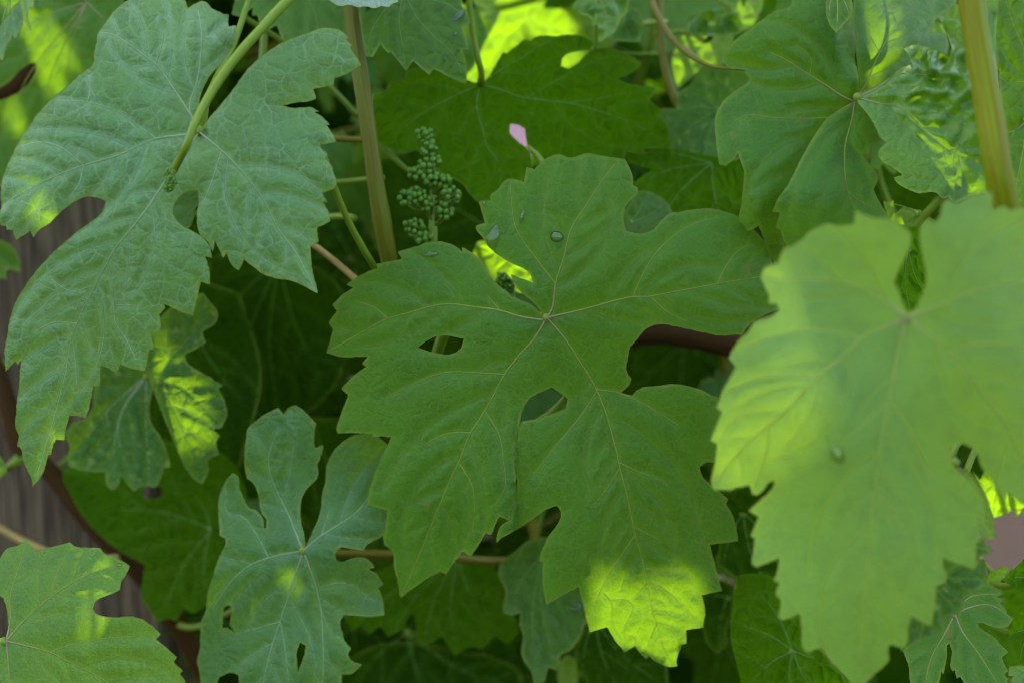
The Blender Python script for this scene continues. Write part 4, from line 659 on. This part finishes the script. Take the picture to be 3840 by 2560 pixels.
simple('lit29', S5, T('P', 2200, -40)[0], T('P', 2035, 75, 2080, 60, 2110, -10, 2125, 60, 2180, -40, 2280, -40, 2270, 60, 2250, 110, 2200, 190, 2130, 230, 2105, 130, 2095, 95), T('P', 2130, 200, 2230, 120), 'sunny', .73, vmat='vein', seed=98, auto=60)
simple('lit30', S2, T('Q', 1300, 60)[0], T('Q', 960, 520, 1000, 430, 1050, 330, 1180, 200, 1310, 50, 1400, 60, 1450, 260, 1400, 420, 1250, 520), T('Q', 1050, 480), 'sunny', .70, seed=99, auto=50)
simple('rbits', S2, T('K', 1400, 60)[0], T('K', 1330, -40, 1440, -40, 1450, 200, 1440, 420, 1380, 380, 1350, 200), T('K', 1400, 350), 'light', .66, seed=100, auto=50)
simple('k33', S2, T('K', 740, 800)[0], T('K', 600, 780, 760, 780, 830, 900, 845, 985, 805, 1022, 770, 1000, 738, 960, 715, 1002, 670, 985, 640, 900), T('K', 800, 1010, 700, 990), 'mid', .70, seed=101, auto=60)
simple('k31', S2, T('K', 950, 1260)[0], T('K', 740, 1180, 765, 1200, 800, 1180, 810, 1260, 860, 1215, 930, 1235, 1000, 1270, 1050, 1300, 1010, 1330, 950, 1380, 905, 1362, 830, 1360, 780, 1300), T('K', 750, 1190, 840, 1350), 'sunny', .63, seed=102, auto=40, sp=10)
simple('l34', S2, T('L', 1000, 300)[0], T('L', 860, 250, 950, 180, 1020, 200, 1180, 150, 1150, 400, 1130, 620, 1000, 680, 880, 600, 850, 400), T('L', 1010, 620, 1100, 560), 'deep', .585, seed=103, auto=70)

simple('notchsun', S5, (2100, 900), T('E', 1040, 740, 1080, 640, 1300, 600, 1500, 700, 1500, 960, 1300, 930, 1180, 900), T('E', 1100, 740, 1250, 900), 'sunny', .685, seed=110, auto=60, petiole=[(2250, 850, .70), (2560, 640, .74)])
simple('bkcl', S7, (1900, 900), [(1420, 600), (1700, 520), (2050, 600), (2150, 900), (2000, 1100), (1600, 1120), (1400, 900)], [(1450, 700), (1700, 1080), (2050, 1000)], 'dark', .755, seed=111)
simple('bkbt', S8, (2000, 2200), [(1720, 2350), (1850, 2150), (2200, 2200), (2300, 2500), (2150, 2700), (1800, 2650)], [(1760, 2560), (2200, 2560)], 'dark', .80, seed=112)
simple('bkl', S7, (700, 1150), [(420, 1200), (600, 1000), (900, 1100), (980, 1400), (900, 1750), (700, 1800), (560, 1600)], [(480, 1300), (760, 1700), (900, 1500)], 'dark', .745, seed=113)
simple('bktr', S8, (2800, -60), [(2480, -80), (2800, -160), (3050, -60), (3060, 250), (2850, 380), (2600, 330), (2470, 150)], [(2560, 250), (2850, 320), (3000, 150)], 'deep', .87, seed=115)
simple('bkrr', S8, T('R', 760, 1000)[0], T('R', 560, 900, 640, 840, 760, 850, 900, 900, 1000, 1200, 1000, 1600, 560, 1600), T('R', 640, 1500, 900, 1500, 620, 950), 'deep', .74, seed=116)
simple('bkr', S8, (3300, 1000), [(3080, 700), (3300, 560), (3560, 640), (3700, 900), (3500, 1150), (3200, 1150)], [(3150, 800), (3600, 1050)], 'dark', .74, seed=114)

# ------------------------------------------------------------------ tendrils, stalks and thin stems (parts of their shoots)
def twig(shoot, pts, r, mat, name):
    w = [P1(*p) for p in pts]; p = curve3(w, .003); n = len(p)
    r = np.interp(np.linspace(0, 1, n), np.linspace(0, 1, len(r)), r) if hasattr(r, '__len__') else np.full(n, r)
    V, F, UV = tube(p, r, 10); return mesh_obj(name, V, F, M[mat], shoot.e, UV, None, shoot.org)
def pd(t, d, *xy):
    q = T(t, *xy); dd = np.linspace(d[0], d[1], len(q)) if hasattr(d, '__len__') else [d] * len(q); return [(x, y, z) for (x, y), z in zip(q, dd)]
twig(S1, [(1290, -420, .65), (1190, -160, .6)] + pd('D', (.565, .553), 620, -20, 520, 80, 440, 170, 330, 290, 220, 430, 130, 570, 80, 660, 30, 770) + pd('A', (.553, .563), 1100, 850, 1060, 930, 1022, 1005), (.0024, .002, .0019, .0018, .0018, .0017, .0016, .0014, .0012), 'petiole', 'flower_stalk')
twig(S1, pd('D', (.6, .64), 800, 900, 870, 1110, 960, 1320, 1060, 1500, 1120, 1600) + [(1470, 1150, .648)], .00125, 'petiole', 'lateral_stem')
twig(S1, pd('E', (.66, .65), -200, 480, 0, 590, 110, 650, 240, 750, 370, 860, 500, 960) + [(1480, 1120, .648)], (.0012, .0012, .0013), 'cane_tan', 'dry_stem')
twig(S1, [(1280, -200, .648)] + pd('D', (.67, .69), 600, -60, 330, 80, 450, 170, 570, 250, 680, 380, 830, 500, 930, 600, 1010, 690), .0011, 'petiole', 'lateral_stem')
twig(S1, pd('D', .69, 455, 120, 452, 260, 440, 420, 430, 600) + [(1010, 700, .70), (1330, 820, .64)], .0015, 'petiole', 'lateral_stem')
twig(S1, pd('D', .66, 600, 790, 870, 815, 1060, 825), .0013, 'petiole_red', 'lateral_stem')
twig(S1, pd('D', (.67, .67), 1110, 800, 1180, 890, 1240, 950, 1310, 1010), (.0008, .0012, .0009), 'petiole', 'tendril')
twig(S5, pd('G', (.70, .68), 1335, -160, 1322, 0, 1370, 110, 1450, 240, 1568, 335) + pd('J', (.66, .63), 60, 260, 150, 335, 260, 390, 390, 405, 465, 408, 480, 380, 492, 345), (.0013, .0013, .0013, .0012, .0006, .0002), 'petiole_red', 'tendril')
twig(S5, [(2465, -150, .712)] + pd('P', (.78, .82), 1480, 100, 1440, 350, 1400, 460, 1350, 620), .0018, 'petiole', 'lateral_stem')
twig(S6, pd('F', .69, 700, 790, 875, 805, 1050, 810, 1205, 812) + pd('I', (.69, .72), 170, 830, 300, 845, 480, 850, 560, 830) + [(1980, 1900, .8)], (.0016, .0018, .002, .0024), 'petiole_red', 'lateral_stem')
twig(S4, pd('C', .72, -80, 610, 0, 660, 130, 730, 260, 790, 500, 860, 700, 830), .0018, 'cane_tan', 'lateral_stem')
twig(S4, [(-300, 500, .79)] + pd('A', .75, -60, 560, 60, 520, 160, 430, 260, 330) + [(400, 100, .76)], .006, 'cane', 'side_cane')
twig(S2, pd('K', (.6, .62), 1180, 1080, 1080, 1165, 990, 1260, 930, 1330, 840, 1350), (.0016, .0016, .0014, .0012), 'petiole', 'lateral_stem')
twig(S2, pd('K', .63, 690, 600, 680, 800, 650, 960), .0009, 'petiole', 'lateral_stem')
twig(S1, pd('G', (.66, .66), 590, 860, 640, 900, 680, 960, 760, 1080), (.0006, .0012, .0014, .0014), 'petiole', 'lateral_stem')

twig(S1, pd('E', (.645, .65), 900, 1150, 865, 1230, 840, 1310) + [(1590, 1420, .68)], (.0022, .0022, .0012, .0012), 'petiole', 'tendril')
twig(S1, pd('H', (.625, .635), 215, 1200, 170, 1260, 110, 1330, 20, 1400) + [(1830, 1580, .67), (1600, 1540, .722)], (.0008, .0028, .0024, .0014, .0014), 'petiole', 'tendril')

# ------------------------------------------------------------------ flower clusters with their buds
def bud_mesh():
    V = [(0, 0, 1.08)]; F = []; n, m = 9, 6
    for j in range(1, m):
        a = math.pi * j / m
        for i in range(n): b = 2 * math.pi * i / n; V.append((math.sin(a) * math.cos(b), math.sin(a) * math.sin(b), math.cos(a) * 1.08))
    V.append((0, 0, -1.08)); e = len(V) - 1
    F += [(0, 1 + i, 1 + (i + 1) % n) for i in range(n)] + [(1 + (j - 1) * n + i, 1 + j * n + i, 1 + j * n + (i + 1) % n, 1 + (j - 1) * n + (i + 1) % n) for j in range(1, m - 1) for i in range(n)] + [(e, 1 + (m - 2) * n + (i + 1) % n, 1 + (m - 2) * n + i) for i in range(n)]
    me = bpy.data.meshes.new('bud'); me.from_pydata(V, [], F); me.polygons.foreach_set('use_smooth', [True] * len(me.polygons)); me.materials.append(M['bud']); return me
BUD = bud_mesh()
def cluster(shoot, rachis, rr, ells, d, rbud, seed, name, label, join, dens=1.):
    rng = np.random.RandomState(seed)
    main = curve3([P1(*p) for p in rachis], .002); V, F, UV = tube(main, np.interp(np.linspace(0, 1, len(main)), np.linspace(0, 1, len(rr)), rr), 8)
    buds = []
    for (x, y, rx, ry) in ells:
        for _ in range(260):
            q = rng.normal(size=3); q /= np.linalg.norm(q); s = rng.uniform(.55, 1.) ** .5
            u = x + q[0] * rx * s; v = y + q[1] * ry * s; dd = d + q[2] * min(rx, ry) * s * K
            p = P1(u, v, dd)
            if all(np.linalg.norm(p - b) > rbud * 1.6 for b in buds): buds.append(p)
            if len(buds) > 290: break
    V = list(V); F = list(F)
    for p in buds:                                           # pedicels joining each bud to the stalk
        c = main[int(np.argmin(np.linalg.norm(main - p + np.array([0, 0, .004]), axis=1)))]
        v, f, _ = tube(np.array([p, p * .55 + c * .45 + np.array([0, 0, -.0006]), c]), .00028, 4); n0 = len(V); V += list(v); F += [tuple(i + n0 for i in q) for q in f]
    fc = mesh_obj(name, V, F, M['petiole'], shoot.e, [(0, 0)] * len(V), None, shoot.org); fc['label'] = label
    for p in buds:
        b = bpy.data.objects.new('bud', BUD); COL.objects.link(b); b.parent = fc; b.location = p - shoot.org
        b.scale = [rbud * rng.uniform(.85, 1.12)] * 3; b.rotation_euler = rng.uniform(-.6, .6, 3)
    if join: twig(shoot, join, .0012, 'petiole', 'flower_stalk')
ell = [(*T('E', x, y)[0], rx / 1.568 * .9, ry / 1.568) for x, y, rx, ry in ((772, 8, 46, 36), (778, 45, 44, 30), (800, 95, 42, 45), (840, 165, 34, 30), (790, 190, 60, 45), (720, 235, 45, 45), (800, 265, 70, 40), (890, 285, 38, 35), (660, 380, 48, 45), (730, 370, 60, 55), (780, 410, 40, 40), (930, 365, 60, 48), (890, 455, 50, 55), (720, 560, 62, 50), (760, 620, 60, 40), (690, 530, 35, 30))]
cluster(S1, pd('E', .645, 780, 20, 805, 120, 815, 260, 825, 400, 822, 520, 818, 640, 800, 760), (.0006, .0008, .0011, .0016, .0018, .0018), ell, .64, .00122, 5, 'flower_cluster', 'cone of tiny round green flower buds', pd('E', (.648, .648), 800, 740, 760, 800, 640, 830))
ell2 = [(*T('A', 1000, 1015)[0], 22, 14), (*T('A', 1005, 1060)[0], 24, 20), (*T('A', 990, 1100)[0], 20, 16)]
cluster(S1, pd('A', .561, 1022, 1000, 1010, 1050, 992, 1110), (.0008, .0006, .0004), ell2, .561, .00055, 6, 'flower_cluster', 'small brownish green flower tuft on the large blue green leaf', None)
ell3 = [(*T('E', 1235, 870)[0], 26, 30), (*T('E', 1265, 900)[0], 26, 24)]
cluster(S1, pd('E', .655, 1200, 820, 1240, 880, 1280, 930, 1300, 1000), (.0006, .0008, .001), ell3, .652, .0008, 7, 'flower_cluster', 'small bud tuft peeping out behind the central leaf', pd('E', .655, 1300, 990, 1100, 1000, 700, 950))

# ------------------------------------------------------------------ water drops
def drop(key, u, v, rx, ry, ang, label, h=.75):
    D = LEAVES[key]; rng = np.random.RandomState(int(u)); V = []; F = []; n, m = 20, 7
    base = P1(u, v, float(D(u, v)) - .0002); e = 6.
    px = P1(u + e, v, float(D(u + e, v)) - .0002) - P1(u - e, v, float(D(u - e, v)) - .0002); py = P1(u, v + e, float(D(u, v + e)) - .0002) - P1(u, v - e, float(D(u, v - e)) - .0002)
    nn = np.cross(px, py); nn /= np.linalg.norm(nn); nn = nn if nn @ FW < 0 else -nn
    ax = px / np.linalg.norm(px); ay = np.cross(nn, ax); ca, sa = math.cos(ang), math.sin(ang); ax, ay = ax * ca + ay * sa, ay * ca - ax * sa
    wob = 1 + .06 * np.sin(np.arange(n) * 2 * math.pi / n * 2 + u) + .03 * np.sin(np.arange(n) * 2 * math.pi / n * 3 + v)
    hh = h * min(rx, ry) * K
    for j in range(m + 1):
        t = j / m * math.pi / 2
        for i in range(n):
            a = 2 * math.pi * i / n; r = math.cos(t) * wob[i]
            V.append(ax * math.cos(a) * r * rx * K + ay * math.sin(a) * r * ry * K + nn * (math.sin(t) * hh - .0002))
    F = [(j * n + i, j * n + (i + 1) % n, (j + 1) * n + (i + 1) % n, (j + 1) * n + i) for j in range(m) for i in range(n)]
    F.append(tuple(m * n + i for i in range(n)))
    o = mesh_obj('water_drop', V, F, M['water']); o.location = base; tag(o, label, 'water drop')
drop('centre', *T('G', 765, 1392)[0], 24, 22, 0, 'round clear water drop in the middle of the central leaf\'s upper lobe')
drop('centre', *T('G', 562, 1272)[0], 9, 24, -.3, 'thin upright water streak on the central leaf\'s upper lobe')
drop('centre', *T('G', 392, 1395)[0], 24, 46, -.35, 'large runny water drop at the notched edge of the central leaf', .35)
drop('centre', *T('G', 335, 1195)[0], 7, 10, 0, 'tiny water bead on a tooth of the central leaf')
drop('centre', *T('E', 800, 712)[0], 30, 11, .1, 'flat water smear on the upper edge of the central leaf\'s side lobe', .4)
drop('right', *T('L', 655, 1310)[0], 20, 28, .5, 'blurred oval water drop on the pale out of focus leaf')
drop('topcentre', *T('G', 630, 812)[0], 10, 30, .35, 'thin water streak beside the oval gap of the shaded leaf')
drop('top7', *T('G', 185, 90)[0], 34, 16, .8, 'slanting water drop at the toothed edge of the glossy top leaf', .4)
drop('top7', *T('G', 170, 198)[0], 10, 8, .3, 'tiny bead of water in the middle of the glossy top leaf')
drop('lowleft', *T('C', 703, 872)[0], 9, 9, 0, 'glinting water bead on the lobe tip of the smooth low leaf')
drop('lc2', *T('I', 880, 1120)[0], 30, 18, .2, 'broad water patch on the glossy wet leaf', .35)
drop('lc2', *T('I', 612, 840)[0], 16, 9, .6, 'small water bead at the top of the glossy wet leaf', .5)

# ------------------------------------------------------------------ generic leaves filling the shade behind
def generic_outline(seed):
    r = np.random.RandomState(seed); lobes = [(-90, 1.), (-90 - 52, .9), (-90 + 52, .9), (-90 - 108, .72), (-90 + 108, .72)]; pts = []; tips = []
    lobes = [(a + r.uniform(-5, 5), l * r.uniform(.92, 1.08)) for a, l in lobes]
    N = 74
    for i in range(N):
        th = -90 + (i / N) * 360 - 0 ; a = (th + 90 + 180) % 360 - 180
        rad = 0
        for la, ll in lobes:
            d = abs((th - la + 180) % 360 - 180); rad = max(rad, ll * (1 - .012 * d - .00006 * d * d))
        rad = max(rad, .5)
        if abs(a) > 150: rad *= 1 - (abs(a) - 150) / 30 * .86
        rad *= 1 + (.075 if i % 2 == 0 else -.05) * (1 if abs(a) < 160 else 0) + r.uniform(-.02, .02)
        pts.append((500 * rad * math.cos(R(th)), 500 * rad * math.sin(R(th))))
    for la, ll in lobes: tips.append((440 * ll * math.cos(R(la)), 440 * ll * math.sin(R(la))))
    return pts, tips
GEN = []
def make_generic(i, mat, origin_obj):
    pts, tips = generic_outline(100 + i); wv = waves(200 + i, 6, .8, 1.8); r = np.random.RandomState(i); c1, c2 = r.uniform(.06, .16, 2)
    def local(u, v):
        U = np.asarray(u) / 1000; V = np.asarray(v) / 1000; return c1 * U * U + c2 * V * V + .006 * wv(U, V)
    mp = lambda u, v, D: np.stack([np.asarray(u) * 1e-4, -np.asarray(v) * 1e-4, -np.asarray(D)], -1)
    prim = [[(0, 0), (t[0] * .5 + 8, t[1] * .5), t] for t in tips]
    return build_leaf('leaf', origin_obj, None, [{'out': pts}], prim, [], M[mat], M['vein_dark'], mp, 1e-4, sp=24, seed=300 + i, auto=120, Dbase=local, margin=False, r0=5, blis=.0012)
CAMROT = Matrix((RT, UP, -FW)).transposed()                  # leaf plane facing the camera
def place(ob, u, v, d, size, roll, tilt, yaw, org):
    m = CAMROT @ Euler((tilt, yaw, 0)).to_matrix() @ Matrix.Rotation(roll, 3, 'Z')
    mm = Matrix.Translation(Vector(P1(u, v, d) - org)) @ m.to_4x4() @ Matrix.Scale(size / .1, 4)
    ob.matrix_parent_inverse = Matrix.Identity(4); ob.matrix_basis = mm
    return mm
rnd = random.Random(7)
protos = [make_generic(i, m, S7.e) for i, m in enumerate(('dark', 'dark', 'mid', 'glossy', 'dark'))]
used = [False] * len(protos)
AVOID = [(1945, 500, 75), (3770, 2060, 110), (150, 900, 170), (170, 1750, 190), (330, 2000, 150), (480, 2150, 90), (60, 300, 90)]
def free(u, v, rad): return all(math.hypot(u - a, v - b) > c + rad for a, b, c in AVOID)
n_g = 0
for j in range(7):
    for i in range(11):
        u = (i + rnd.uniform(.1, .9)) * 3840 / 11; v = (j + rnd.uniform(.1, .9)) * 2560 / 7; d = rnd.uniform(.80, .9); size = rnd.uniform(.07, .1)
        if not free(u, v, size / 2 * .8 / K * .6 / d): continue
        sh = S7 if u < 1900 else S8; k = n_g % len(protos); n_g += 1
        if not used[k]: ob = protos[k]; used[k] = True; kids = list(ob.children)
        else:
            ob = protos[k].copy(); COL.objects.link(ob); kids = []
            for ch in protos[k].children:
                if ch.name.startswith('petiole'): continue
                c = ch.copy(); COL.objects.link(c); c.parent = ob
        ob.parent = sh.e
        mm = place(ob, u, v, d, size, math.pi + rnd.uniform(-1.2, 1.2), rnd.uniform(-.7, .3), rnd.uniform(-.5, .5), sh.org)
        a = P1(u, v, d); c = sh.near(a); mi = mm.inverted()
        pts = [a, a * .7 + c * .3 + np.array([0, .012, .006]), c]
        loc = [np.array(mi @ Vector(p - sh.org)) for p in pts]
        V, F, UV = tube(smooth_line(np.array(loc), .006), .0011 * .1 / size, 8); mesh_obj('petiole', V, F, M['petiole_red'], ob, UV)
# the deep mass of foliage farther back, and an added, unseen roof of leaves shaped to shade the vine
def leaf_soup(name, places, mat, label):
    """places: list of 4x4 matrices; low leaves joined into one uncountable mass"""
    V = []; F = []; U = []; E = []; base = []
    for s in range(4):
        pts, tips = generic_outline(900 + s); p = smooth_line(pts, 60, True, 30); lo = [p]; v, f, A, B = triangulate(lo, 130, np.random.RandomState(s))
        ed = seg_dist(v, A, B) * 1e-4; z = .12 * (v[:, 0] / 1000) ** 2 + .1 * (v[:, 1] / 1000) ** 2 + .008 * waves(s, 6, .8, 1.8)(v[:, 0] / 1000, v[:, 1] / 1000)
        base.append((np.stack([v[:, 0] * 1e-4, -v[:, 1] * 1e-4, -z], 1), f, v * 1e-4, ed))
    for i, m in enumerate(places):
        b, f, u, ed = base[i % 4]; mm = np.array(m); w = b @ mm[:3, :3].T + mm[:3, 3]; n0 = sum(len(x) for x in V)
        V.append(w); F += (f + n0).tolist(); U.append(u + i * .37); E.append(ed)
    V = np.concatenate(V); n = len(V)
    o = mesh_obj(name, V, F, M[mat], None, np.concatenate(U), {'edge': np.concatenate(E), 'vein': np.full(n, .01)}); tag(o, label, 'foliage', None, 'stuff'); return o
pl = []
for _ in range(420):
    u = rnd.uniform(-500, 4340); v = rnd.uniform(-500, 3100); d = rnd.uniform(1.0, 1.35); size = rnd.uniform(.09, .13)
    if not free(u, v, size / 2 / K * .6 / d): continue
    m = CAMROT @ Euler((rnd.uniform(-.8, .4), rnd.uniform(-.6, .6), 0)).to_matrix() @ Matrix.Rotation(math.pi + rnd.uniform(-1.3, 1.3), 3, 'Z')
    pl.append(Matrix.Translation(Vector(P1(u, v, d))) @ m.to_4x4() @ Matrix.Scale(size / .1, 4))
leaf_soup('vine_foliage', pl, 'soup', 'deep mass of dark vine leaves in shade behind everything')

# sun flecks: lit places, each given a gap in the added leaf roof
FLECK = {'centre': [(2400, 2400, 90), (2300, 2330, 70), (2500, 2330, 80), (2470, 2450, 60), (2330, 2390, 60), (2580, 2270, 50), (2400, 2300, 60)],
         'right': [(2885, 1040, 36), (2915, 1095, 30), (2850, 1210, 34), (2780, 1320, 38), (2740, 1430, 36), (2712, 1550, 34), (2695, 1650, 30), (2702, 1750, 26), (2890, 1180, 20)],
         'sun1': [(1850, 130, 90), (1780, 230, 80), (1900, 50, 80), (1760, 290, 60), (2080, 60, 50), (2130, 230, 45)],
         'speckR': [(745, 1540, 30), (710, 1640, 30), (610, 1365, 14)], 'lowleft': [(430, 2130, 36), (390, 2190, 40), (350, 2230, 36)],
         'left': [(160, 800, 34)], 'fold12': [(3320, 80, 50), (3290, 160, 30), (3340, 10, 44)], 'sunR': [(3720, 1900, 70), (3790, 1960, 60), (3830, 1880, 60)],
         'tl': [(230, 190, 34), (190, 290, 34), (60, 470, 18)], 'blur2': [(2420, 200, 60), (2350, 190, 50)], 'lit29': [(2800, 50, 45)], 'lit28': [(2650, 190, 36), (2560, 280, 36)],
         'k31': [(3400, 840, 40)], 'notchsun': [(1920, 1010, 40), (1970, 1040, 30), (1810, 950, 14)], 'lit30': [(3520, 80, 30)]}
LEAVES['fold12'] = lambda u, v: LEAVES['fold'](u, v) + ex12(u, v)
sv = np.array(SUN); e1 = np.cross(sv, (0, 1., 0)); e1 /= np.linalg.norm(e1); e2 = np.cross(sv, e1)
lit = []
for key, L in FLECK.items():
    for (u, v, r) in L:
        p = P1(u, v, float(LEAVES[key](u, v))); lit.append((p @ e1, p @ e2, r * K))
lit = np.array(lit); pl = []
c0 = P1(1920, 1280, .65)
box = np.array([[P1(u, v, d) @ e1, P1(u, v, d) @ e2] for u in (-250, 4090) for v in (-250, 2810) for d in (.44, 1.4)]); lo, hi = box.min(0) - .03, box.max(0) + .03
def shade_leaf(aa, bb, size):
    t = rnd.uniform(.62, .95); p = sv * t + e1 * aa + e2 * bb + sv * (c0 @ sv)
    q = SUN.to_track_quat('Z', 'Y').to_matrix() @ Euler((rnd.uniform(-.3, .3), rnd.uniform(-.3, .3), 0)).to_matrix() @ Matrix.Rotation(rnd.uniform(0, 6.28), 3, 'Z')
    pl.append(Matrix.Translation(Vector(p)) @ q.to_4x4() @ Matrix.Scale(size / .1, 4))
res = .0035; ga = np.arange(lo[0], hi[0], res); gb = np.arange(lo[1], hi[1], res); GA, GB = np.meshgrid(ga, gb, indexing='ij'); cov = np.zeros(GA.shape, int)
gap = np.full(GA.shape, 9.)                                  # room left before the nearest sun gap
for a, b, r in lit: gap = np.minimum(gap, np.hypot(GA - a, GB - b) - r * .85)
order = list(range(GA.size)); rnd.shuffle(order)
for need in (1, 2, 3):
    for smax, smin in ((.11, .06), (.06, .03), (.03, .014)):
        for k in order:
            i, j = divmod(k, GA.shape[1])
            if cov[i, j] >= need: continue
            size = min(smax, gap[i, j] / .53)
            if size < smin: continue
            rr = size * .3; w = int(rr / res) + 1; i0, j0 = max(0, i - w), max(0, j - w)
            sub = (slice(i0, i + w + 1), slice(j0, j + w + 1)); cov[sub] += np.hypot(GA[sub] - GA[i, j], GB[sub] - GB[i, j]) < rr
            shade_leaf(GA[i, j], GB[i, j], size)
leaf_soup('added_shade_foliage', pl, 'soup', 'added unseen roof of vine leaves shaped to dapple the sunlight')
print('arbour leaves', len(pl), 'generic', n_g, 'objects', len(bpy.data.objects))
